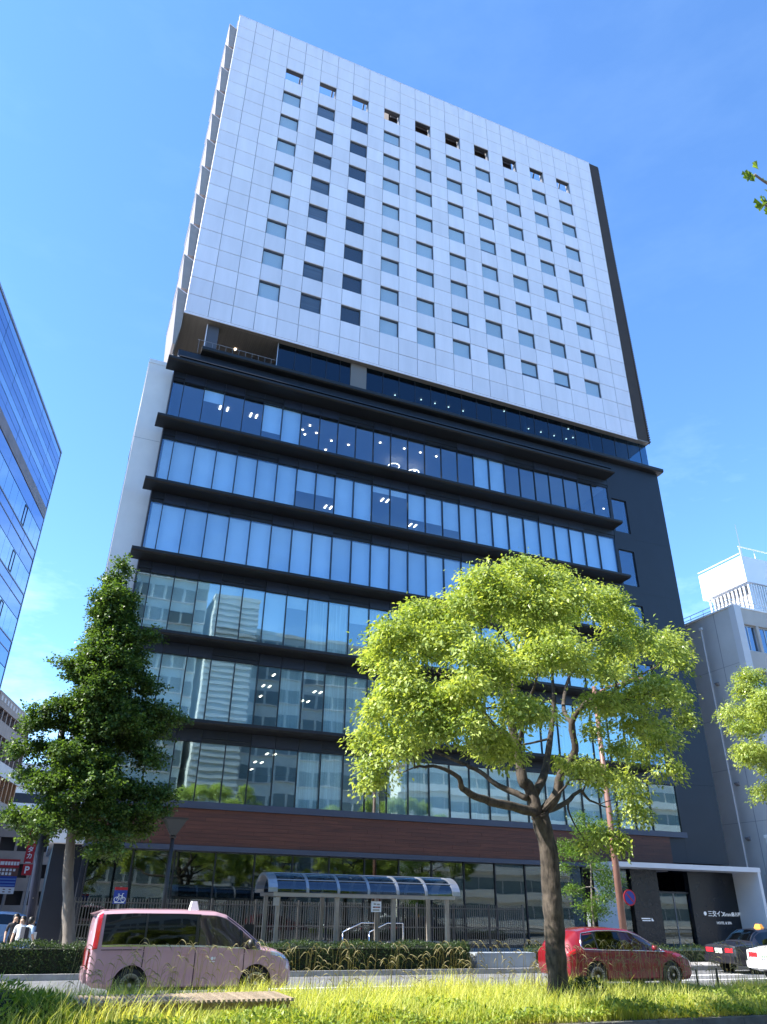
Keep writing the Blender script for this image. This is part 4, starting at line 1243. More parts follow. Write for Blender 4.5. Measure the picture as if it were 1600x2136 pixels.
# young maple beside the entrance
r_ = random.Random(5)
ml = []
for i in range(26):
    z = 1.7+i*0.16
    w_ = 1.15*math.sin(min(1, (i+3)/16)*math.pi*0.55)*(1-0.5*max(0, i-14)/12)
    ml.append((21.6+r_.uniform(-1,1)*w_, -9.0+r_.uniform(-1,1)*w_, z+r_.uniform(-.1,.1), 0.42, 0.14))
make_tree('young_tree', 'slender young tree with feathery leaves beside the white portal', (21.5, -9.0, 0.13),
    [(21.5,-9.0,0.1),(21.45,-9.0,2.0),(21.6,-9.0,3.6),(21.65,-9.0,5.6)], [], ml, L_fresh, M_gbark,
    dict(per_m2=230, lsize=0.10, wratio=0.55, droop=0.3, seed=18, clump=0.16, leaves_per=12, jitter=0.9),
    dict(r_base=0.06, r_top=0.02, limb_r=[], twig_r=0.012))

# ginkgo standing right of the viewer: only the tips of one spray reach into the picture
gt = empty('ginkgo_tree', (6.4, -38.6, 0.13), 'ginkgo twig with fan leaves entering at the upper right edge', 'tree')
tb_ = MB().tube(smooth_path([(6.4,-38.6,0.1),(6.4,-38.6,3.0),(6.3,-38.5,6.2),(6.4,-38.4,10.0)]), [0.2]*13, 10)
tb_.tube(smooth_path([(6.35,-38.5,5.6),(4.6,-38.1,6.3),(3.0,-37.95,6.50),(2.3,-37.9,6.42)]), [0.06,.055,.05,.045,.04,.035,.03,.025,.02,.018,.015,.012,.01], 6)
tw1 = smooth_path([(2.4,-37.9,6.42),(2.2,-37.9,6.36),(2.03,-37.9,6.37),(1.92,-37.9,6.41)])
tw2 = smooth_path([(2.65,-37.92,6.45),(2.3,-37.9,6.15),(2.10,-37.9,6.12),(1.92,-37.9,6.10)])
tb_.tube(tw1, [0.008]*len(tw1), 5); tb_.tube(tw2, [0.008]*len(tw2), 5)
tb_.build('trunk', M_gbark, gt, smooth=True)
fan = MB()
def fan_leaf(b, p, ang, size, tilt, roll_):
    """fan-shaped ginkgo leaf with a notch and a stalk."""
    vs = [Vector((0,0,0)), Vector((0,0.25,0))]
    n = 9
    for i in range(n):
        t = -1.0 + 2.0*i/(n-1)
        rad = 1.0 - (0.14 if i == n//2 else 0) + (0.04 if i % 2 else -0.02)
        a = t*0.95
        vs.append(Vector((math.sin(a)*rad*0.95, 0.25+math.cos(a)*rad*0.85, 0.10*math.cos(t*9))))
    M_ = Matrix.Rotation(ang, 4, 'Y') @ Matrix.Rotation(R(90)+tilt, 4, 'X') @ Matrix.Rotation(roll_, 4, 'Z')
    b.add([p + M_ @ (v*size) for v in vs], [(1, 2+i, 3+i) for i in range(n-1)] + [(0, 1, 2), (0, 2, 1)][:1])
rg_ = random.Random(2)
spots = [(1.80,6.41,-0.1,.066), (1.80,6.41,-0.7,.062), (1.80,6.41,-1.6,.07), (1.90,6.38,.3,.05), (1.78,6.40,-2.3,.07),(1.98,6.38,-2.6,.06),
         (1.80,6.10,-2.1,.075), (1.80,6.10,-2.7,.08), (1.80,6.10,-1.4,.06), (1.86,6.10,2.7,.075), (1.92,6.11,.2,.075), (1.99,6.12,2.4,.07), (2.05,6.13,.5,.06),(1.9,6.10,-.9,.06),(1.83,6.12,-1.8,.07),(2.08,6.14,2.9,.06)]
for (x, z, a, s_) in spots:
    fan_leaf(fan, Vector((x+0.12, -37.9+rg_.uniform(-.05,.05), z)), a, s_*1.0, rg_.uniform(-.5,.3), rg_.uniform(-.4,.4))
for i in range(500):
    fan_leaf(fan, Vector((rg_.uniform(2.6,6.2), -38.0+rg_.uniform(-.7,.3), rg_.uniform(5.9,8.5))), rg_.uniform(-3,3), .075, rg_.uniform(-.8,.8), rg_.uniform(-.5,.5))
fme = fan.mesh('leaves')
a_ = fme.attributes.new('tint', 'FLOAT', 'FACE')
a_.data.foreach_set('value', rng.uniform(0.1, 1.0, len(fme.polygons)).astype(np.float32))
fme.materials.append(leafmat('ginkgo fan leaf', (0.07,0.13,0.02), (0.20,0.28,0.06), 0.5))
put('crown', fme, gt)

# ---- hedges (each clipped run is one thing: dense core of twigs + leaves)
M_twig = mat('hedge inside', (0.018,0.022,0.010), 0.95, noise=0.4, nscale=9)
def hedge(label, x0, x1, y0, y1, z0, z1, n, seed):
    root = empty('hedge', ((x0+x1)/2, (y0+y1)/2, z0), label, 'hedge')
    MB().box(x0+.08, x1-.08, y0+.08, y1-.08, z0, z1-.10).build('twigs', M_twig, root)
    g = np.random.default_rng(seed)
    P = np.stack([g.uniform(x0, x1, n), g.uniform(y0, y1, n), g.uniform(z0, z1, n)], 1)
    face = g.choice(4, n, p=[0.45, 0.38, 0.09, 0.08])
    top = z1 + 0.05*np.sin(P[:, 0]*3.1)+0.04*np.sin(P[:, 0]*7.7+P[:, 1]*5)
    P[face == 0, 1] = y0 + np.abs(g.normal(size=(face == 0).sum()))*0.05 + 0.04*np.sin(P[face == 0, 0]*5)
    P[face == 1, 2] = top[face == 1] + g.normal(size=(face == 1).sum())*0.035
    P[face == 2, 0] = x0 + np.abs(g.normal(size=(face == 2).sum()))*0.05
    P[face == 3, 0] = x1 - np.abs(g.normal(size=(face == 3).sum()))*0.05
    nn = np.zeros_like(P); nn[face == 0] = (0, -1, .4); nn[face == 1] = (0, 0, 1); nn[face == 2] = (-1, 0, .3); nn[face == 3] = (1, 0, .3)
    ax = g.normal(size=P.shape); ax += nn*0.3; ax[:, 2] += 0.3
    ln = g.uniform(0.035, 0.075, n)
    V, F = leaf_quads(P, ax, nn + g.normal(size=P.shape)*0.5, ln, ln*0.55)
    me = fast_mesh('leaves', V - np.array(root.location), F, np.clip(g.uniform(0, 1, n), 0, 1), L_hedge)
    o = bpy.data.objects.new('leaves', me); col.objects.link(o); o.parent = root
hedge('clipped hedge behind the pink van and in front of the bus shelter', -3.1, 12.6, -15.0+1.2, -12.9, 0.13, 0.84, 26000, 31)
hedge('low clipped hedge beside the entrance forecourt near the taxis', 16.6, 29.0, -11.6, -10.8, 0.13, 0.62, 9000, 32)

# ---- the median: grass, ground cover, foxtails, bush
def blades(n, area, h0, h1, wd, seed, lean=0.35, zfun=None, dens=None):
    g = np.random.default_rng(seed)
    x = g.uniform(area[0], area[1], n); y = g.uniform(area[2], area[3], n)
    if dens is not None:
        keep = g.uniform(0, 1, n) < dens(x, y)
        x, y = x[keep], y[keep]
        n = len(x)
    z = np.full(n, 0.19)
    big_ = 0.5+0.5*np.sin(x*0.9+1.3*np.sin(y*1.7))*np.cos(y*1.3+x*0.35)
    clumpn = 0.5+0.5*np.sin(x*2.3+np.sin(y*3.1)*1.7)*np.sin(y*2.9+x*0.7)
    h = (h0 + (h1-h0)*g.uniform(0, 1, n)**1.5)*(0.5+0.55*clumpn+0.3*big_)
    h = h*np.where(x > 10.5, 0.68, 1.0)        # mown shorter past the tree
    an = g.uniform(0, 2*math.pi, n)
    d = np.stack([np.cos(an), np.sin(an), np.zeros(n)], 1)
    s = np.stack([-np.sin(an), np.cos(an), np.zeros(n)], 1)
    le = (g.uniform(0.1, 1, n)*lean*h)[:, None]
    w_ = wd*g.uniform(0.6, 1.3, n)[:, None]
    B = np.stack([x, y, z], 1)
    up = np.array([0, 0, 1.0])
    H = h[:, None]
    v0 = B - s*w_; v1 = B + s*w_
    v2 = B + up*H*0.55 + d*le*0.35 + s*w_*0.8
    v3 = B + up*H*0.55 + d*le*0.35 - s*w_*0.8
    v4 = B + up*H*(1-0.25*g.uniform(0, 1, n)[:, None]) + d*le*1.2 + s*w_*0.12
    v5 = v4 - s*w_*0.24
    V = np.stack([v0, v1, v2, v3, v4, v5], 1).reshape(-1, 3)
    i = np.arange(n)[:, None]*6
    F = np.concatenate([i+np.array([[0, 1, 2, 3]]), i+np.array([[3, 2, 4, 5]])], 1).reshape(-1, 4)
    t = np.clip(0.1+0.35*clumpn+0.4*big_+g.normal(size=n)*0.24, 0, 1)
    return V, F, np.repeat(t, 2)
def dens_g(x, y):
    # fewer blades under the slatted seat and where the leafy cover grows
    return np.where((x > -1.0) & (x < 2.7) & (y > -26.05) & (y < -24.8), 0.05, 1.0)
V, F, t = blades(78000, (-6, 21, -27.0, -22.8), 0.18, 0.56, 0.007, 41, lean=0.8, dens=dens_g)
g_o = bpy.data.objects.new('grass', fast_mesh('grass', V, F, t, L_grass)); col.objects.link(g_o)
tag(g_o, 'long yellow green grass covering the median strip', 'grass', kind='stuff')
# leafy ground cover along the near edge
def cover(n, area, zmax, size, seed, lm, dens=None, zf=None):
    g = np.random.default_rng(seed)
    x = g.uniform(area[0], area[1], n); y = g.uniform(area[2], area[3], n)
    if dens is not None:
        k = g.uniform(0, 1, n) < dens(x, y); x, y = x[k], y[k]
    n = len(x)
    top = zf(x, y) if zf is not None else zmax*(0.55+0.45*np.sin(x*1.9+1)*np.sin(y*2.7+x))
    z = 0.2 + np.maximum(top, 0.03)*g.uniform(0.35, 1.0, n)**0.6
    P = np.stack([x, y, z], 1)
    ax = g.normal(size=P.shape); ax[:, 2] += 0.35
    ln = size*g.uniform(0.6, 1.3, n)
    V, F = leaf_quads(P, ax, np.array([0, -.3, 1.0])+g.normal(size=P.shape)*0.6, ln, ln*0.5)
    o = bpy.data.objects.new('ground_cover', fast_mesh('ground_cover', V, F, np.clip(g.uniform(0, 1, n), 0, 1), lm)); col.objects.link(o)
    return o
o = cover(34000, (-6, 21, -27.3, -25.0), 0.34, 0.075, 51, L_ivy, dens=lambda x, y: np.clip((-y-25.0)/1.6, 0, 1)*np.where((x > -1.0) & (x < 2.7) & (y > -26.25), 0.0, 1))
tag(o, 'leafy green ground cover along the near edge of the median', 'plants', kind='stuff')
# rounded bush of narrow leaves at the lower left
bush = empty('bush', (-2.2, -25.6, 0.2), 'rounded bush of narrow sunlit leaves in the lower left corner', 'bush')
g = np.random.default_rng(61)
n = 15000
d = unit(g.normal(size=(n, 3))); d[:, 2] = np.abs(d[:, 2])
cs = np.array([(-2.3,-25.7,.2,1.15,.72),(-1.35,-25.9,.2,.75,.50),(-3.4,-25.3,.2,1.2,.62),(-1.0,-26.3,.2,.6,.32),(-2.6,-24.6,.2,.9,.6)])
ci = g.integers(0, len(cs), n)
P = cs[ci, :3] + d*np.stack([cs[ci, 3], cs[ci, 3], cs[ci, 4]], 1)*g.uniform(0.72, 1.04, n)[:, None]
ax = d*0.8 + g.normal(size=P.shape)*0.6
ln = g.uniform(0.06, 0.15, n)
V, F = leaf_quads(P, ax, d+g.normal(size=P.shape)*0.4, ln, ln*0.24)
bo = bpy.data.objects.new('leaves', fast_mesh('leaves', V-np.array(bush.location), F, g.uniform(0, 1, n), L_bush)); col.objects.link(bo); bo.parent = bush
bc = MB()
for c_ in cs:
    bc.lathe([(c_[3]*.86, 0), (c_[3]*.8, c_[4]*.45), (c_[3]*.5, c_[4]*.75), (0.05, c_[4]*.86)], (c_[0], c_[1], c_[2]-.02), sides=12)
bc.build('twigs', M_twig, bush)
# dark tuft at the tree foot and small weeds
o = cover(2600, (8.3, 10.0, -25.7, -24.6), 0.5, 0.10, 71, L_hedge, zf=lambda x, y: 0.55*np.exp(-((x-9.0)**2)/.35)*np.exp(-((y+25.2)**2)/.12))
o.name = 'weed_tuft'
tag(o, 'dark weed tuft at the foot of the camphor trunk', 'plants', kind='stuff')
# foxtails: arching stalks with bristly heads
def foxtails(n, area, seed, h0=0.55, h1=1.05):
    g = random.Random(seed)
    b = MB()
    for i in range(n):
        x = g.uniform(area[0], area[1]); y = g.uniform(area[2], area[3])
        h = g.uniform(h0, h1); a = g.uniform(-0.9, 0.9) + (0 if g.random() < .75 else math.pi)
        dx, dy = math.cos(a), math.sin(a)
        ln = g.uniform(0.04, 0.24)
        p0 = (x, y, 0.2); p1 = (x+dx*ln*.15, y+dy*ln*.15, 0.2+h*.6)
        p2 = (x+dx*ln*.5, y+dy*ln*.5, 0.2+h*.93); p3 = (x+dx*ln*.9, y+dy*ln*.9, 0.2+h)
        p4 = (x+dx*(ln+.07), y+dy*(ln+.07), 0.2+h*.97); p5 = (x+dx*(ln+.13), y+dy*(ln+.13), 0.2+h*.89)
        b.tube([p0, p1, p2, p3], [0.004, 0.0035, 0.003, 0.003], 3, cap=False)
        b.tube([p3, ((p3[0]+p4[0])/2, (p3[1]+p4[1])/2, (p3[2]+p4[2])/2+.012), p4, p5], [0.004, 0.0085, 0.008, 0.002], 5)
    me = b.mesh('foxtail_grass')
    at = me.attributes.new('tint', 'FLOAT', 'FACE')
    at.data.foreach_set('value', rng.uniform(0, 1, len(me.polygons)).astype(np.float32))
    me.materials.append(L_fox)
    return me
fo = put('foxtail_grass', foxtails(560, (-1.0, 15.5, -24.4, -22.9), 77, 0.45, 1.15))
tag(fo, 'tall dry foxtail stalks arching over the far edge of the median', 'grass', kind='stuff')

# ================================================================== VEHICLES
M_tyre = mat('tyre', (0.018,0.018,0.018), 0.85)
M_rim = mat('alloy rim', (0.62,0.63,0.65), 0.28, 0.9)
M_steelrim = mat('steel hub cap', (0.5,0.5,0.52), 0.35, 0.8)
M_arch = mat('wheel well', (0.008,0.008,0.008), 0.9)
M_black = mat('black plastic', (0.015,0.015,0.016), 0.45)
M_chrome = mat('chrome', (0.75,0.75,0.77), 0.12, 1.0)
M_seam = mat('panel gap', (0.01,0.008,0.01), 0.8)
M_plate = mat('number plate', (0.72,0.72,0.68), 0.5)
M_tail = mat('tail lamp', (0.45,0.012,0.016), 0.12, coat=1.0)
E_tail = emit('lit tail lamp', (0.6,0.01,0.02), 0.3)
M_headl = mat('head lamp', (0.55,0.58,0.62), 0.08, 0.6, coat=1.0)
G_car = glass('tinted car glass', (0.05,0.06,0.06), (0.9,0.95,1.0), base_refl=0.05, wav=0.0)
G_car2 = glass('clear car glass', (0.32,0.36,0.36), (0.9,0.95,1.0), base_refl=0.06, wav=0.0)
M_seat = mat('car seat', (0.03,0.03,0.035), 0.8)
def paint(name, c, metal=0.0):
    return mat(name, c, 0.42, metal, coat=0.8, noise=0.02, nscale=3)

class Loft:
    """Car body: half profiles (10 points, sill to roof centre line) lofted over stations along x."""
    def __init__(s, keys, width_scale=1.0):
        s.k = np.array(keys, float)
        s.L = s.k[-1, 0]
    def sec(s, x):
        k = s.k
        v = [np.interp(x, k[:, 0], k[:, i]) for i in range(1, 7)]
        zs, zb, zr, wb, wl, wr = v
        hgt = zr-zb
        rr_ = min(0.085, hgt*0.45)
        return np.array([(wb-.09, zs), (wb-.015, zs+.09), (wb, zs+.34*(zb-zs)), (wb+.004, zs+.62*(zb-zs)), (wb-.012, zs+.88*(zb-zs)), (wl, zb),
                         ((wl+wr)/2+.014, zb+(hgt-rr_)*.5), (wr, zr-rr_), (wr-.09, zr-.014), (wr*.5, zr+.004), (0, zr+.012)])
    def pt(s, x, t, off=0.0, side=-1):
        """Surface point at length x and profile parameter t (0..10), pushed out by off."""
        a = s.sec(x)
        i = min(int(t), len(a)-2); f_ = t-i
        p = a[i]*(1-f_)+a[i+1]*f_
        d = a[i+1]-a[i]
        nrm = np.array([d[1], -d[0]]); nrm = nrm/max(1e-6, np.linalg.norm(nrm))
        p = p+nrm*off
        return (x, side*p[0], p[1])
    def body(s, n=60):
        ks = sorted(set(list(np.linspace(0, s.L, n)) + list(s.k[:, 0])))
        b = MB()
        N = 11
        vs = []; fs = []
        for x in ks:
            a = s.sec(x)
            ring = [(x, -q[0], q[1]) for q in a] + [(x, q[0], q[1]) for q in a[::-1][1:]]
            vs += ring
        m_ = 2*N-1
        for i in range(len(ks)-1):
            for j in range(m_):
                j2 = (j+1) % m_
                fs.append((i*m_+j, i*m_+j2, (i+1)*m_+j2, (i+1)*m_+j))
        fs.append(tuple(range(m_))); fs.append(tuple(range((len(ks)-1)*m_, len(ks)*m_))[::-1])
        return b.add(vs, fs)
    def patch(s, x0, x1, t0, t1, off=0.006, side=-1, nx=10, ntt=6, shear=None, thick=True):
        """Piece of the skin between stations x0..x1 and parameters t0..t1, slightly proud."""
        vs = []; fs = []
        for i in range(nx+1):
            for j in range(ntt+1):
                t = t0+(t1-t0)*j/ntt
                xa, xb = (x0, x1)
                if shear:
                    xa += shear[0]*j/ntt; xb += shear[1]*j/ntt
                x = xa+(xb-xa)*i/nx
                vs.append(s.pt(x, t, off, side))
        for i in range(nx):
            for j in range(ntt):
                a = i*(ntt+1)+j
                fs.append((a, a+1, a+ntt+2, a+ntt+1))
        return MB().add(vs, fs)

def cut_arches(me, wheels, rad, halfw):
    """Cut the wheel openings into the body shell."""
    o = bpy.data.objects.new('tmp', me); col.objects.link(o)
    cutters = []
    for (x, zc) in wheels:
        for s_ in (-1, 1):
            c = MB().lathe([(rad, -0.17), (rad, 0.17)], (x, s_*(halfw-0.06), zc), axis='y', sides=28)
            co = bpy.data.objects.new('tmpc', c.mesh('c')); col.objects.link(co)
            cutters.append(co)
            md = o.modifiers.new('b', 'BOOLEAN'); md.operation = 'DIFFERENCE'; md.object = co; md.solver = 'EXACT'
    dg = bpy.context.evaluated_depsgraph_get(); dg.update()
    out = bpy.data.meshes.new_from_object(o.evaluated_get(dg))
    for c in cutters: bpy.data.objects.remove(c)
    bpy.data.objects.remove(o)
    return out

def wheel(parent, x, side, zc, rad, halfw, spokes, rim_m):
    y = side*(halfw-0.10)
    t = MB().lathe([(rad*.66, -.095), (rad*.93, -.10), (rad, -.06), (rad, .06), (rad*.93, .10), (rad*.66, .095)], (0,0,0), axis='y', sides=30)
    to = lmb('wheel', t, M_tyre, parent, True)
    to.location = (x, y, zc)
    ro = side*0.104
    rm = MB().lathe([(rad*.60, ro-.02), (rad*.68, ro-.02), (rad*.68, ro+.012), (rad*.62, ro+.012)], (0,0,0), axis='y', sides=30)
    rm.lathe([(0.0, ro-.01), (rad*.17, ro-.01), (rad*.15, ro+.012), (0.0, ro+.012)], (0,0,0), axis='y', sides=14)
    for k in range(spokes):
        for dd in (-.09, .09):
            a = 2*math.pi*k/spokes+dd*1.3
            a2 = 2*math.pi*k/spokes+dd*1.9
            p = []
            for (r_, aa, w_) in ((rad*.12, a, .022), (rad*.64, a2, .017)):
                for q in (-1, 1):
                    p.append((r_*math.cos(aa)-q*w_*math.sin(aa), ro+.004, r_*math.sin(aa)+q*w_*math.cos(aa)))
            rm.add(p+[(v[0], ro-.02, v[2]) for v in p], [(0,1,3,2), (4,6,7,5), (0,2,6,4), (1,5,7,3), (0,4,5,1), (2,3,7,6)])
    lmb('rim', rm, rim_m, to)
    rk = ro-side*.004
    dk = MB().lathe([(0, rk-.003), (rad*.67, rk-.003), (rad*.67, rk+.003), (0, rk+.003)], (0,0,0), axis='y', sides=24)
    lmb('brake_disc', dk, M_arch, to)

def car(name, label, origin, keys, pm, wheels, rad, arch, halfw, spokes, rim_m, group=None):
    lf = Loft(keys)
    root = empty(name, origin, label, 'car', group)
    me = cut_arches(lf.body().mesh('body'), [(x, rad) for x in wheels], arch, halfw)
    me.materials.clear(); me.materials.append(pm)
    for p in me.polygons: p.use_smooth = True
    me.set_sharp_from_angle(angle=R(32))
    lput('body', me, root)
    for x in wheels:
        for s_ in (-1, 1):
            lmb('wheel_well', MB().lathe([(arch-.004, s_*(halfw-.24)), (arch-.004, s_*(halfw-.06))], (x, 0, rad), axis='y', sides=24), M_arch, root)
            wheel(root, x, s_, rad, rad, halfw, spokes, rim_m)
    return root, lf

def seats(root, x, z0, z1, z2, xr_, zr_, m_):
    # two front seats with head rests and one rear bench, shaped as an L in profile
    for s_ in (-1, 1):
        a, b = sorted((s_*.16, s_*.62))
        lmb('front_seat', MB().prism([(x+.48, z0), (x+.50, z1-.22), (x+.16, z1-.26), (x+.08, z2-.14), (x-.04, z2-.14), (x+.02, z0)], 'y', a, b).box(x-.03, x+.05, (a+b)/2-.1, (a+b)/2+.1, z2-.13, z2+.04), m_, root)
    lmb('rear_seat', MB().prism([(xr_+.5, z0), (xr_+.5, z0+.2), (xr_+.14, z0+.16), (xr_+.06, zr_), (xr_-.06, zr_), (xr_, z0)], 'y', -.6, .6), m_, root)
# ---------------- pink minivan taxi
VK = [(0.00,.42,1.00,1.52,.74,.74,.66),(0.04,.34,1.05,1.72,.80,.80,.70),(0.15,.28,1.06,1.78,.835,.825,.715),(0.8,.22,1.07,1.81,.845,.835,.73),
      (2.0,.20,1.06,1.815,.845,.835,.735),(2.75,.20,1.05,1.79,.845,.835,.73),(3.0,.20,1.04,1.73,.845,.832,.715),(3.4,.20,1.02,1.49,.845,.83,.69),
      (3.75,.20,1.00,1.24,.845,.825,.69),(3.98,.20,.98,1.06,.845,.815,.70),(4.3,.20,.93,1.00,.835,.78,.66),(4.5,.22,.86,.92,.80,.72,.58),(4.63,.25,.75,.82,.72,.64,.50),(4.70,.32,.62,.68,.60,.52,.42)]
M_pink = paint('pink pearl paint', (0.50,0.30,0.335), 0.1)
van, vl = car('minivan', 'pink minivan taxi with a white roof lamp passing on the road', (-0.30, -19.12, 0.0), VK, M_pink, (0.94, 3.79), 0.325, 0.385, 0.845, 10, M_rim)
for s_ in (-1, 1):
    lmb('rear_quarter_window', vl.patch(.22, 1.12, 5.12, 7.0, .005, s_), G_car, van, True)
    lmb('sliding_door_window', vl.patch(1.17, 2.28, 5.10, 7.0, .005, s_), G_car, van, True)
    lmb('front_door_window', vl.patch(2.36, 3.36, 5.10, 6.95, .005, s_), G_car2, van, True)
    lmb('front_quarter_window', vl.patch(3.42, 3.86, 5.10, 6.9, .005, s_), G_car2, van, True)
    lmb('window_pillar', vl.patch(1.10, 1.19, 5.05, 7.02, .004, s_, 2), M_black, van, True)
    lmb('window_pillar', vl.patch(2.26, 2.38, 5.05, 7.02, .004, s_, 2), M_black, van, True)
    lmb('window_pillar', vl.patch(3.35, 3.43, 5.05, 6.95, .004, s_, 2), M_black, van, True)
    lmb('belt_trim', vl.patch(.22, 3.9, 4.97, 5.10, .006, s_, 24, 1), M_chrome, van)
    for x in (1.14, 2.31, 3.46):
        lmb('door_gap', vl.patch(x, x+.018, .4, 5.0, .007, s_, 1, 24), M_seam, van)
    lmb('sill_strip', vl.patch(1.34, 3.4, .02, .75, .004, s_, 16, 2), M_black, van)
    lmb('arch_lip', MB().tube([(0.94+.392*math.cos(t_), s_*.848, .325+.392*math.sin(t_)) for t_ in np.linspace(0.0, math.pi, 15)], .012, 5).tube([(3.79+.392*math.cos(t_), s_*.846, .325+.392*math.sin(t_)) for t_ in np.linspace(0.0, math.pi, 15)], .012, 5), M_pink, van, True)
    lmb('body_crease', vl.patch(.3, 4.2, 3.95, 4.10, .007, s_, 30, 1), M_pink, van)
    lmb('slide_rail', vl.patch(.22, 1.10, 4.28, 4.42, .008, s_, 24, 1), M_seam, van)
    lmb('door_gap', vl.patch(1.14, 3.46, .55, .60, .002, s_, 20, 1), M_seam, van)
    for x in (2.02, 2.40):
        p = vl.pt(x+.1, 3.9, .02, s_)
        lmb('door_handle', MB().box(p[0]-.10, p[0]+.10, p[1]-.018, p[1]+.018, p[2]-.016, p[2]+.016), M_pink, van)
    lmb('tail_lamp', vl.patch(.02, .13, 4.6, 7.3, .012, s_, 3, 10, shear=(.05, .03)), M_tail, van, True)
    lmb('head_lamp', vl.patch(4.12, 4.56, 4.2, 5.6, .008, s_, 8, 4, shear=(.0, -.06)), M_headl, van, True)
    p = vl.pt(3.62, 5.1, .0, s_)
    m_ = MB().lathe([(.02,-.10),(.075,-.09),(.095,0),(.075,.09),(.02,.10)], (p[0]-.02, p[1]+s_*.13, p[2]+.10), axis='z', sides=12)
    m_.tube([p, (p[0]-.02, p[1]+s_*.10, p[2]+.06)], .02, 6)
    lmb('wing_mirror', m_, M_black, van, True)
lmb('windscreen', MB().add(*(lambda a, b: (a.v+b.v, a.f+[tuple(i+len(a.v) for i in f) for f in b.f]))(vl.patch(3.02, 3.95, 7.15, 10, .005, -1, 10, 6), vl.patch(3.02, 3.95, 7.15, 10, .005, 1, 10, 6))), G_car2, van, True)
lmb('rear_bumper', MB().box(-.05, .12, -.72, .72, .36, .62), M_pink, van)
for y0_ in (-.74, .56):
    lmb('rear_lamp', MB().box(-.03, .05, y0_, y0_+.18, .62, 1.02), M_tail, van)
lmb('rear_spoiler', MB().prism([(-.06, 1.70), (.25, 1.80), (.25, 1.74), (.0, 1.66)], 'y', -.62, .62), M_pink, van)
lmb('front_grille', MB().box(4.55, 4.71, -.4, .4, .38, .58), M_black, van)
rl_ = MB().add([(2.2,-.13,1.80),(2.42,-.13,1.80),(2.42,.13,1.80),(2.2,.13,1.80),(2.24,-.09,2.0),(2.36,-.09,2.0),(2.36,.09,2.0),(2.24,.09,2.0)], [(0,3,2,1),(4,5,6,7),(0,1,5,4),(1,2,6,5),(2,3,7,6),(3,0,4,7)])
lmb('roof_lamp', rl_, M_swhite, van)
for s_ in (-1, 1):
    p = vl.pt(2.72, 3.35, .004, s_)
    em = MB().lathe([(0,-.002),(.035,-.002),(.035,.002),(0,.002)], (p[0], p[1], p[2]+.02), axis='y', sides=10)
    em.box(p[0]+.05, p[0]+.075, p[1]-.002, p[1]+.002, p[2], p[2]+.05).box(p[0]-.05, p[0]+.08, p[1]-.002, p[1]+.002, p[2]-.05, p[2]-.035)
    lmb('door_emblem', em, M_swhite, van)
seats(van, 2.25, .40, .90, 1.42, 1.2, 1.35, M_seat)

# ---------------- red compact
RK = [(0.00,.40,.82,.92,.72,.70,.55),(.06,.32,.88,1.06,.80,.78,.60),(.22,.28,.95,1.24,.86,.84,.62),(.5,.22,.97,1.42,.89,.865,.63),(1.1,.19,.95,1.50,.90,.87,.635),
      (1.7,.18,.94,1.515,.90,.87,.635),(2.3,.18,.93,1.48,.90,.87,.625),(2.7,.18,.92,1.37,.90,.86,.61),(3.1,.18,.91,1.18,.90,.855,.63),(3.42,.18,.90,1.00,.90,.84,.70),
      (3.55,.18,.89,.96,.895,.83,.70),(4.0,.19,.84,.91,.88,.79,.66),(4.3,.22,.74,.81,.82,.72,.55),(4.42,.26,.66,.72,.74,.62,.46),(4.5,.32,.56,.60,.60,.50,.36)]
M_redp = paint('red paint', (0.19,0.003,0.008), 0.1)
red, rl2 = car('compact_car', 'red compact car with chrome window trim behind the camphor trunk', (12.45, -18.95, 0.0), RK, M_redp, (.88, 3.55), .33, .375, .90, 10, M_rim)
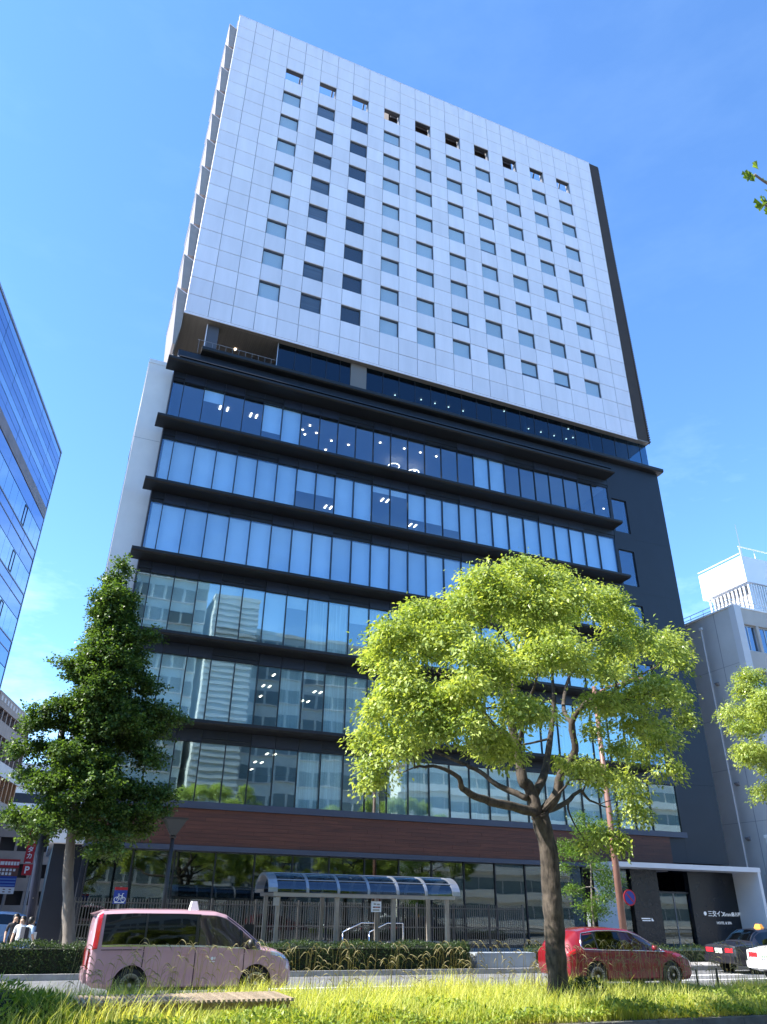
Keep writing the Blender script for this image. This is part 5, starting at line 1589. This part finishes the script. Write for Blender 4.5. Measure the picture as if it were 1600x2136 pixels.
for s_ in (-1, 1):
    lmb('rear_quarter_window', rl2.patch(.50, .98, 5.25, 6.8, .005, s_, shear=(.12, 0)), G_car, red, True)
    lmb('rear_door_window', rl2.patch(1.03, 1.88, 5.12, 6.95, .005, s_), G_car, red, True)
    lmb('front_door_window', rl2.patch(1.95, 2.85, 5.10, 6.95, .005, s_), G_car2, red, True)
    lmb('front_quarter_window', rl2.patch(2.90, 3.28, 5.10, 6.8, .005, s_), G_car2, red, True)
    for x in (1.0, 1.915, 2.875):
        lmb('window_pillar', rl2.patch(x-.03, x+.03, 5.1, 6.98, .004, s_, 2), M_black, red, True)
    tr = [rl2.pt(x, 5.02, .012, s_) for x in np.linspace(.5, 3.38, 20)]
    tr = tr + [rl2.pt(x, 7.1, .010, s_) for x in np.linspace(3.32, .62, 20)]
    tr = tr + [rl2.pt(.52, 6.3, .012, s_), rl2.pt(.46, 5.5, .012, s_), tr[0]]
    lmb('chrome_trim', MB().tube(tr, .014, 6), M_chrome, red, True)
    for x in (1.02, 1.93, 3.05):
        lmb('door_gap', rl2.patch(x, x+.012, .5, 5.0, .007, s_, 1, 24), M_seam, red)
    lmb('sill_strip', rl2.patch(1.28, 3.15, .02, .7, .004, s_, 16, 2), M_black, red)
    lmb('crease', rl2.patch(.6, 3.9, 3.55, 3.66, .006, s_, 24, 1), M_redp, red)
    for x in (1.35, 2.25):
        p = rl2.pt(x, 4.05, .02, s_)
        lmb('door_handle', MB().box(p[0]-.09, p[0]+.09, p[1]-.018, p[1]+.018, p[2]-.014, p[2]+.014), M_redp, red)
    lmb('head_lamp', rl2.patch(4.0, 4.36, 4.1, 5.5, .008, s_, 8, 4), M_headl, red, True)
    lmb('tail_lamp', rl2.patch(.02, .26, 4.0, 5.2, .010, s_, 6, 4), M_tail, red, True)
    p = rl2.pt(2.98, 5.1, 0, s_)
    m_ = MB().lathe([(.02,-.07),(.07,-.06),(.09,0),(.07,.06),(.02,.07)], (p[0]-.04, p[1]+s_*.13, p[2]+.09), axis='z', sides=12).tube([p, (p[0]-.03, p[1]+s_*.1, p[2]+.05)], .02, 6)
    lmb('wing_mirror', m_, M_redp, red, True)
lmb('windscreen', MB().add(*(lambda a, b: (a.v+b.v, a.f+[tuple(i+len(a.v) for i in f) for f in b.f]))(rl2.patch(2.5, 3.4, 7.2, 10, .005, -1, 10, 6), rl2.patch(2.5, 3.4, 7.2, 10, .005, 1, 10, 6))), G_car2, red, True)
lmb('bumper_intake', MB().box(4.36, 4.49, -.5, .5, .34, .48), M_black, red)
seats(red, 1.85, .40, .75, 1.25, .9, 1.2, M_seat)

# ---------------- two saloon taxis at the right
SK = [(0,.38,.78,.84,.70,.68,.6),(.05,.32,.86,.92,.78,.76,.66),(.5,.25,.92,.99,.84,.80,.70),(.95,.22,.93,1.02,.845,.81,.68),(1.25,.20,.92,1.28,.845,.80,.60),(1.55,.20,.92,1.42,.845,.80,.575),
      (2.2,.20,.91,1.46,.845,.80,.575),(2.8,.20,.90,1.42,.845,.80,.575),(3.2,.20,.89,1.18,.845,.80,.62),(3.45,.20,.88,.97,.845,.80,.70),(4.2,.22,.82,.90,.82,.76,.66),(4.6,.26,.70,.78,.76,.68,.56),(4.7,.32,.60,.66,.66,.58,.46)]
def saloon(label, origin, pm, lamp_m):
    t_, lf = car('taxi', label, origin, SK, pm, (1.0, 3.72), .315, .36, .845, 7, M_steelrim, 'saloon taxis')
    for s_ in (-1, 1):
        lmb('rear_door_window', lf.patch(1.22, 2.18, 5.12, 6.95, .005, s_), G_car2, t_, True)
        lmb('front_door_window', lf.patch(2.26, 3.2, 5.10, 6.95, .005, s_), G_car2, t_, True)
        lmb('window_pillar', lf.patch(2.17, 2.27, 5.05, 7.0, .004, s_, 2), M_black, t_, True)
        lmb('belt_trim', lf.patch(.3, 4.3, 4.5, 4.62, .008, s_, 20, 1), M_chrome, t_)
        lmb('tail_lamp', MB().box(-.004, .09, s_*.47-.18, s_*.47+.18, .67, .81), E_tail, t_)
        p = lf.pt(3.3, 5.1, 0, s_)
        lmb('wing_mirror', MB().lathe([(.02,-.06),(.07,-.05),(.07,.05),(.02,.06)], (p[0], p[1]+s_*.12, p[2]+.08), sides=10).tube([p, (p[0], p[1]+s_*.09, p[2]+.06)], .015, 5), M_black, t_, True)
    lmb('rear_window', MB().add(*(lambda a, b: (a.v+b.v, a.f+[tuple(i+len(a.v) for i in f) for f in b.f]))(lf.patch(.99, 1.5, 7.2, 10, .006, -1, 10, 6), lf.patch(.99, 1.5, 7.2, 10, .006, 1, 10, 6))), G_car2, t_, True)
    lmb('windscreen', MB().add(*(lambda a, b: (a.v+b.v, a.f+[tuple(i+len(a.v) for i in f) for f in b.f]))(lf.patch(2.85, 3.42, 7.2, 10, .006, -1, 10, 6), lf.patch(2.85, 3.42, 7.2, 10, .006, 1, 10, 6))), G_car2, t_, True)
    lmb('rear_bumper', MB().box(-.07, .15, -.74, .74, .36, .56), pm, t_)
    pl = lmb('number_plate', MB().box(-.035, -.02, -.17, .17, .64, .80), M_plate, t_)
    for yq in (-.12, -.05, .03, .09):
        lbx('plate_mark', mat('plate green', (0.02,0.14,0.05), .5), pl, -.040, -.036, yq, yq+.035, .67, .74)
    rl_ = MB().add([(2.1,-.17,1.45),(2.3,-.17,1.45),(2.3,.17,1.45),(2.1,.17,1.45),(2.14,-.10,1.60),(2.26,-.10,1.60),(2.26,.10,1.60),(2.14,.10,1.60)], [(0,3,2,1),(4,5,6,7),(0,1,5,4),(1,2,6,5),(2,3,7,6),(3,0,4,7)])
    lmb('roof_lamp', rl_, lamp_m, t_)
    seats(t_, 1.95, .40, .75, 1.2, 1.15, 1.0, mat('seat cover', (0.6,0.6,0.6), .8))
    return t_
saloon('black saloon taxi with lit red tail lamps near the entrance', (22.3, -15.3, 0), paint('black paint', (0.008,0.008,0.014)), mat('amber lamp', (0.8,0.35,0.05), .4))
saloon('white saloon taxi cut off by the right edge', (20.9, -18.7, 0), paint('white paint', (0.72,0.73,0.74)), M_swhite)

# ================================================================== STREET FURNITURE
M_galv = mat('galvanised steel', (0.32,0.29,0.25), 0.45, 0.5, noise=0.12, nscale=4)
M_alu = mat('aluminium', (0.36,0.37,0.39), 0.35, 0.7, noise=0.06, nscale=3)
G_roof = glass('tinted roof sheet', (0.12,0.18,0.24), (0.75,0.85,1.0), base_refl=0.12, wav=0.004)
# ---- bus shelter
bs = empty('bus_shelter', (9.4, -10.9, 0.13), 'bus shelter with a curved glazed roof on steel posts', 'bus shelter')
FY, RY = -11.7, -10.05
FX = [6.2, 8.38, 10.6, 12.8]
for x in FX:
    MB().box(x-.065, x+.065, FY-.065, FY+.065, 0.13, 2.28).build('front_post', M_galv, bs)
    MB().box(x-.065, x+.065, RY-.065, RY+.065, 0.13, 2.28).build('rear_post', M_galv, bs)
XA, XB = 6.0, 13.1
def arc(n=14, a0=0, a1=180, ry=0.98, rz=0.62):
    return [((FY+RY)/2 - ry*math.cos(R(a0+(a1-a0)*i/n)), 2.36+rz*math.sin(R(a0+(a1-a0)*i/n))) for i in range(n+1)]
ap = arc()
for yy in (FY-.12, RY+.02):
    MB().box(XA, XB, yy, yy+.10, 2.25, 2.37).build('eaves_beam', M_alu, bs)
ribs = np.linspace(XA+.06, XB-.06, 7)
for i, x in enumerate(ribs):
    w_ = .16 if i in (0, 6) else .05
    xo = x - (0.10 if i == 0 else 0) + (0.10 if i == 6 else 0)
    inn = arc(ry=0.93, rz=0.57)
    vs = []; 
    for q in (xo-w_, xo+w_):
        vs += [(q, p[0], p[1]+.012) for p in arc(ry=1.0, rz=.64)] + [(q, p[0], p[1]) for p in inn]
    n_ = len(ap); fs = []
    for k in range(n_-1):
        fs += [(k, k+1, n_+k+1, n_+k), (2*n_+k, 3*n_+k, 3*n_+k+1, 2*n_+k+1), (k, 2*n_+k, 2*n_+k+1, k+1), (n_+k, n_+k+1, 3*n_+k+1, 3*n_+k)]
    MB().add(vs, fs).build('roof_rib', M_alu, bs)
for a, b in zip(ribs[:-1], ribs[1:]):
    vs = [(q, p[0], p[1]) for q in (a+.05, b-.05) for p in ap]
    n_ = len(ap)
    MB().add(vs, [(k, k+1, n_+k+1, n_+k) for k in range(n_-1)]).build('roof_sheet', G_roof, bs, smooth=True)
for f_ in (0.28, 0.72):
    p = ap[int(f_*14)]
    MB().tube([(XA, p[0], p[1]+.02), (XB, p[0], p[1]+.02)], .022, 6).build('roof_purlin', M_alu, bs)
MB().tube([(XA, ap[7][0], ap[7][1]+.02), (XB, ap[7][0], ap[7][1]+.02)], .022, 6).build('roof_purlin', M_alu, bs)
for a, b in zip(FX[:-1], FX[1:]):
    MB().box(a+.09, b-.09, -11.2, -10.9, 0.80, 0.86).build('lean_bar', M_alu, bs)
    MB().box(a+.09, b-.09, -11.05, -11.0, 0.50, 0.56).build('lower_rail', M_galv, bs)
    for x in (a+.25, b-.25):
        MB().box(x-.03, x+.03, -11.08, -11.0, 0.13, .80).build('bar_leg', M_galv, bs)
sg = MB().box(9.72, 10.10, FY-.02, FY+.02, 1.80, 2.14).build('stop_board', M_swhite, bs)
for (xa_, xb_, z_, m_) in ((9.80, 9.90, 2.05, M_galv), (9.93, 10.05, 2.04, M_galv), (9.77, 9.88, 1.95, M_brown), (9.90, 9.96, 1.95, M_red), (9.97, 10.06, 1.95, M_brown), (9.77, 10.03, 1.86, M_galv)):
    MB().box(xa_, xb_, FY-.026, FY-.021, z_-.02, z_+.025).build('board_mark', m_, sg)
MB().box(6.0, 6.2, -11.86, -11.8, 1.95, 2.2).build('timetable_box', M_alu, bs)
tt_ = MB().box(5.4, 5.75, -10.4, -10.3, 0.7, 1.35).box(5.45, 5.5, -10.38, -10.32, .13, .7).box(5.65, 5.7, -10.38, -10.32, .13, .7)
tag(tt_.build('notice_rack', M_black), 'small dark notice rack left of the bus shelter', 'rack')

# ---- steel picket fence between pavement and shop front
M_pick = mat('picket steel', (0.09,0.09,0.088), 0.45, 0.4, noise=0.1, nscale=3)
fe = empty('picket_fence', (10.5, -3.0, 0.13), 'long grey steel picket fence in front of the shop glass', 'fence')
pick = MB().box(-.016, .016, -.010, .010, 0, 1.98)
pk_me = pick.mesh('picket'); pk_me.materials.append(M_pick)
x = -0.4; i = 0
while x < 21.6 and i < 190:
    put('picket', pk_me, fe, (x, -3.0, 0.16)); x += 0.118; i += 1
for z in (0.35, 1.12, 1.95):
    MB().box(-0.45, 21.65, -2.985, -2.955, z, z+.05).build('rail', M_pick, fe)
for i in range(12):
    x = -.35+i*2.0
    MB().box(x-.04, x+.04, -2.95, -2.87, .13, 2.2).build('post', M_pick, fe)
# ---- handrails to the shop steps
for j, x in enumerate((11.6, 12.9)):
    h = MB().tube([(x, -3.6, .95), (x, -3.6, .13)], .025, 6).tube([(x, -3.6, .95), (x+.9, -3.6, 1.32), (x+1.7, -3.6, 1.32), (x+1.7, -3.6, .13)], .025, 6)
    tag(h.build('handrail', M_chrome, None, True), ('steel handrail of the shop steps nearer the van', 'steel handrail of the shop steps nearer the camphor')[j], 'handrail')

# ---- left street lantern
M_pole = mat('dark bronze pole', (0.030,0.024,0.022), 0.5, noise=0.15, nscale=4)
sl = empty('street_lantern', (2.42, -11.0, 0.13), 'dark street lantern with flared square shade by the ginkgo', 'street lamp')
MB().tube([(2.42,-11,.13),(2.42,-11,4.0)], [.085,.065], 12).build('post', M_pole, sl, smooth=True)
MB().add([(2.33,-11.09,4.08),(2.51,-11.09,4.08),(2.51,-10.91,4.08),(2.33,-10.91,4.08),(2.05,-11.37,4.58),(2.79,-11.37,4.58),(2.79,-10.63,4.58),(2.05,-10.63,4.58)],
         [(0,3,2,1),(0,1,5,4),(1,2,6,5),(2,3,7,6),(3,0,4,7)]).build('shade', mat('lantern panel', (0.06,0.065,0.07), .3), sl)
MB().box(2.02, 2.82, -11.40, -10.60, 4.58, 4.64).build('cap', M_pole, sl)
MB().lathe([(.10,0),(.12,.06),(.07,.10)], (2.42,-11,3.98), sides=12).build('collar', M_pole, sl)
# ---- brown lamp column with an arm behind the camphor crown
M_bpole = mat('brown lamp column', (0.20,0.10,0.075), 0.5, noise=0.12, nscale=3)
lc = empty('lamp_column', (19.8, -13.0, 0.13), 'tall brown lamp column with a side arm behind the camphor crown', 'street lamp')
MB().tube([(19.85,-13,.13),(19.85,-13,5.0),(19.82,-13,10.9)], [.15,.13,.09], 12).build('post', M_bpole, lc, smooth=True)
MB().tube([(19.82,-13,10.55),(20.6,-13.1,10.95),(21.6,-13.2,11.3)], [.07,.06,.05], 8).build('arm', M_bpole, lc, smooth=True)
MB().add([(21.4,-13.42,11.22),(22.4,-13.42,11.5),(22.4,-13.0,11.5),(21.4,-13.0,11.22),(21.4,-13.35,11.38),(22.4,-13.35,11.62),(22.4,-13.07,11.62),(21.4,-13.07,11.38)], [(0,3,2,1),(4,5,6,7),(0,1,5,4),(1,2,6,5),(2,3,7,6),(3,0,4,7)]).build('lamp_head', M_bpole, lc)
MB().box(19.62, 20.05, -13.2, -12.8, 10.2, 10.5).build('clamp', M_bpole, lc)
# ---- round no-parking sign on a post of the column
ns = empty('no_parking_sign', (20.15, -13.25, 0.13), 'round blue no parking sign with red rim on the brown column', 'sign')
MB().lathe([(0,0),(.29,0),(.29,.02),(0,.02)], (20.15,-13.25,2.44), axis='y', sides=28).build('rim', M_red, ns)
MB().lathe([(0,-.006),(.235,-.006),(.235,0),(0,0)], (20.15,-13.252,2.44), axis='y', sides=28).build('disc', M_blue, ns)
MB().add([(19.98,-13.264,2.57),(20.02,-13.264,2.61),(20.32,-13.264,2.31),(20.28,-13.264,2.27),(19.98,-13.259,2.57),(20.02,-13.259,2.61),(20.32,-13.259,2.31),(20.28,-13.259,2.27)], [(0,1,2,3),(7,6,5,4),(0,4,5,1),(2,6,7,3),(1,5,6,2),(0,3,7,4)]).build('slash', M_red, ns)
MB().box(19.95, 20.15, -13.19, -13.16, 2.40, 2.44).build('bracket', M_galv, ns)
# ---- cycle sign by the fence
bcs = empty('bicycle_sign', (1.0, -10.6, 0.13), 'blue square sign with a white bicycle under a red strip', 'sign')
MB().tube([(1.0,-10.55,.13),(1.0,-10.55,2.45)], .03, 8).build('post', M_galv, bcs)
MB().box(.79, 1.21, -10.62, -10.6, 1.92, 2.33).build('board', M_blue, bcs)
MB().box(.79, 1.21, -10.622, -10.598, 2.335, 2.42).build('red_strip', M_red, bcs)
ic = MB()
for cx in (.89, 1.11):
    ic.tube([(cx+.07*math.cos(t), -10.628, 2.05+.07*math.sin(t)) for t in [k*math.pi/8 for k in range(17)]], .011, 5)
ic.tube([(.89,-10.628,2.05),(.95,-10.628,2.17),(1.07,-10.628,2.17),(1.11,-10.628,2.05)], .011, 5).tube([(.95,-10.628,2.17),(1.0,-10.628,2.05),(1.07,-10.628,2.17),(1.06,-10.628,2.22),(1.11,-10.628,2.23)], .011, 5).tube([(.92,-10.628,2.21),(.98,-10.628,2.21)], .012, 5)
ic.build('bicycle_symbol', M_swhite, bcs)
MB().box(.84, 1.16, -10.626, -10.621, 1.945, 1.97).build('caption_line', M_swhite, bcs)
# ---- navy utility pole at the left
up = empty('utility_pole', (-1.55, -9.3, 0.05), 'thick navy utility pole beside the ginkgo trunk', 'pole')
MB().tube([(-1.52,-9.3,0.05),(-1.80,-9.3,3.4),(-1.95,-9.3,8.8)], [.16,.14,.11], 12).build('post', mat('navy pole', (0.012,0.018,0.045), .5, noise=.2, nscale=4), up, smooth=True)
MB().tube([(-1.70,-9.46,2.05),(-1.70,-9.14,2.05)], .02, 6).build('step_bolt', M_galv, up)
MB().box(-1.62, -1.36, -9.5, -9.44, .75, 1.05).build('notice', M_swhite, up)
# ---- overhead wires
for (a, b, lab) in [((-2.2,-9.3,8.3),(-9,44,9), 'thin overhead wire slanting left over the side street'), ((-1.9,-9.3,7.9),(-2.6,42,7.6), 'thin overhead wire running straight down the side street')]:
    a, b = Vector(a), Vector(b)
    wr = MB().tube([a.lerp(b, t)-Vector((0,0,1.2*4*t*(1-t))) for t in [k/10 for k in range(11)]], .012, 4)
    tag(wr.build('overhead_wire', M_black), lab, 'wire')
# ---- grey planter box between hedge and red car
tag(MB().box(12.9, 15.3, -13.7, -13.1, 0.13, 0.60).build('planter', mat('blue grey plastic', (0.30,0.34,0.38), .5, noise=.08, nscale=2)), 'blue grey planter box left of the red car', 'planter')
# ---- low guard rail by the taxis
gr = empty('guard_rail', (20.5, -13.4, 0.13), 'low green guard rail in front of the entrance hedge', 'railing')
M_gr = mat('green rail', (0.10,0.15,0.13), .5)
MB().tube([(17.2,-12.6,.13),(17.2,-12.6,.85),(20.9,-12.6,.85),(21.2,-12.6,.70),(21.2,-12.6,.13)], .03, 8).build('rail', M_gr, gr, smooth=True)
MB().tube([(17.2,-12.6,.5),(21.2,-12.6,.5)], .02, 6).build('rail', M_gr, gr)
for x in (18.5, 19.8):
    MB().tube([(x,-12.6,.13),(x,-12.6,.85)], .025, 6).build('post', M_gr, gr)
# ---- slatted wooden seat in the median
M_slat = mat('weathered slat', (0.19,0.145,0.10), 0.8, color2=(0.33,0.26,0.18), nscale=6, stretch=(8,0.6,8), rnd=0.2)
be = empty('slatted_bench', (0.8, -25.5, 0.2), 'low wide bench of weathered wooden slats in the median', 'bench')
n_s = 44
for i in range(n_s):
    x = -.95+i*(3.55/n_s)
    o = bx('slat', M_slat, be, x, x+.048, -26.15+random.uniform(-.01,.01), -24.95+random.uniform(-.01,.01), .545, .59)
for y in (-26.0, -25.1):
    MB().box(-.9, 2.55, y, y+.09, .44, .54).build('bearer', M_slat, be)
for x in (-.8, .8, 2.35):
    for y in (-26.0, -25.1):
        MB().box(x, x+.09, y, y+.09, .19, .44).build('leg', M_slat, be)
# ---- short stakes at the right of the median
for j, (x, h) in enumerate(((13.7, .5), (14.35, .52))):
    tag(MB().tube([(x,-23.3,.19),(x,-23.3,.2+h)], .025, 6).build('stake', M_black), ('thin black stake in the grass nearer the red car', 'thin black stake in the grass nearer the right edge')[j], 'stake')

# ================================================================== PEOPLE
def person(label, loc, face, h, shirt, trousers, bag=None, bent=0.0):
    """One skinned body; colours follow the clothing; hair and bag are separate."""
    s = h/1.7
    J = {'pel': (0,0,.92), 'bel': (0,0,1.08), 'che': (0,.02,1.28), 'nec': (0,.01,1.44), 'hea': (0,.03,1.56), 'top': (0,.02,1.66),
         'hl': (.09,0,.90), 'kl': (.10,.06,.50), 'al': (.10,-.02,.09), 'tl': (.10,.13,.03), 'hr': (-.09,0,.90), 'kr': (-.10,-.03,.50), 'ar': (-.10,-.12,.10), 'tr': (-.10,.02,.03),
         'sl': (.18,0,1.38), 'el': (.24,.0,1.12), 'wl': (.23,.12,.92), 'fl': (.22,.16,.82), 'sr': (-.18,0,1.38), 'er': (-.24,-.02,1.12), 'wr': (-.22,.16,.98), 'fr': (-.20,.22,.90)}
    rad = {'pel': .145, 'bel': .125, 'che': .15, 'nec': .058, 'hea': .095, 'top': .07, 'hl': .09, 'kl': .06, 'al': .04, 'tl': .035, 'hr': .09, 'kr': .06, 'ar': .04, 'tr': .035,
           'sl': .065, 'el': .045, 'wl': .032, 'fl': .03, 'sr': .065, 'er': .045, 'wr': .032, 'fr': .03}
    E_ = [('pel','bel'),('bel','che'),('che','nec'),('nec','hea'),('hea','top'),('pel','hl'),('hl','kl'),('kl','al'),('al','tl'),('pel','hr'),('hr','kr'),('kr','ar'),('ar','tr'),
          ('che','sl'),('sl','el'),('el','wl'),('wl','fl'),('che','sr'),('sr','er'),('er','wr'),('wr','fr')]
    names = list(J)
    me = bpy.data.meshes.new('body')
    me.from_pydata([tuple(c*s for c in J[n_]) for n_ in names], [(names.index(a), names.index(b)) for a, b in E_], [])
    o = bpy.data.objects.new('tmp', me); col.objects.link(o)
    o.modifiers.new('skin', 'SKIN')
    sv = me.skin_vertices[0].data
    for i, n_ in enumerate(names):
        sv[i].radius = (rad[n_]*s, rad[n_]*s*(.75 if n_ in ('che','bel','pel') else 1))
        sv[i].use_root = (n_ == 'pel')
    o.modifiers.new('sub', 'SUBSURF').levels = 2
    dg = bpy.context.evaluated_depsgraph_get(); dg.update()
    out = bpy.data.meshes.new_from_object(o.evaluated_get(dg))
    bpy.data.objects.remove(o)
    root = empty('person', loc, label, 'person')
    root.rotation_euler = (0, 0, face)
    out.materials.clear()
    skin = mat('skin', (0.48,0.30,0.21), .6)
    for m_ in (shirt, trousers, skin, M_black): out.materials.append(m_)
    for p in out.polygons:
        z = p.center.z/s; ax_ = abs(p.center.x)/s
        p.material_index = 3 if z < .07 else (1 if z < .93 and ax_ < .19 else (2 if z > 1.44 or (ax_ > .2 and z < 1.16) else 0))
        p.use_smooth = True
    lput('body', out, root)
    lmb('hair', MB().lathe([(.05,1.46*s),(.098*s,1.52*s),(.108*s,1.60*s),(.09*s,1.68*s),(.03*s,1.715*s)], (0,-.012*s,0), sides=14), mat('black hair', (0.01,0.009,0.008), .5), root, True)
    lmb('face', MB().lathe([(.02,.02*s),(.05*s,.05*s),(.075*s,0),(.05*s,-.05*s)], (0,.055*s,1.55*s), axis='z', sides=10), skin, root, True)
    if bag:
        lmb('backpack', MB().box(-.14*s,.14*s,-.26*s,-.10*s,.98*s,1.38*s), bag, root)
    return root
sh_w = mat('white shirt', (0.70,0.72,0.76), .8); sh_k = mat('black shirt', (0.02,0.02,0.025), .8); sh_b = mat('light blue shirt', (0.42,0.55,0.70), .8)
tr_d = mat('dark trousers', (0.02,0.022,0.03), .8); tr_j = mat('blue jeans', (0.05,0.09,0.18), .8)
person('pedestrian in black at the left edge behind the hedge', (-2.08, -9.6, -0.004), R(180), 1.58, sh_k, tr_d)
person('pedestrian in a white shirt between two others behind the hedge', (-1.86, -9.9, -0.004), R(160), 1.52, sh_w, tr_j, M_black)
person('pedestrian in a light blue shirt nearest the navy pole', (-1.60, -10.2, 0.0), R(-60), 1.50, sh_b, tr_j, tr_d)
# pale blue car waiting in the side street
pc, pcl = car('parked_car', 'pale blue car half hidden behind the pedestrians', (-4.6, 6.0, 0), RK, paint('pale blue paint', (0.30,0.42,0.58)), (.88, 3.55), .33, .375, .90, 8, M_rim)
for s_ in (-1, 1):
    lmb('side_window', pcl.patch(.55, 3.3, 5.1, 6.9, .005, s_, 16), G_car, pc, True)
pc.rotation_euler = (0, 0, R(0))
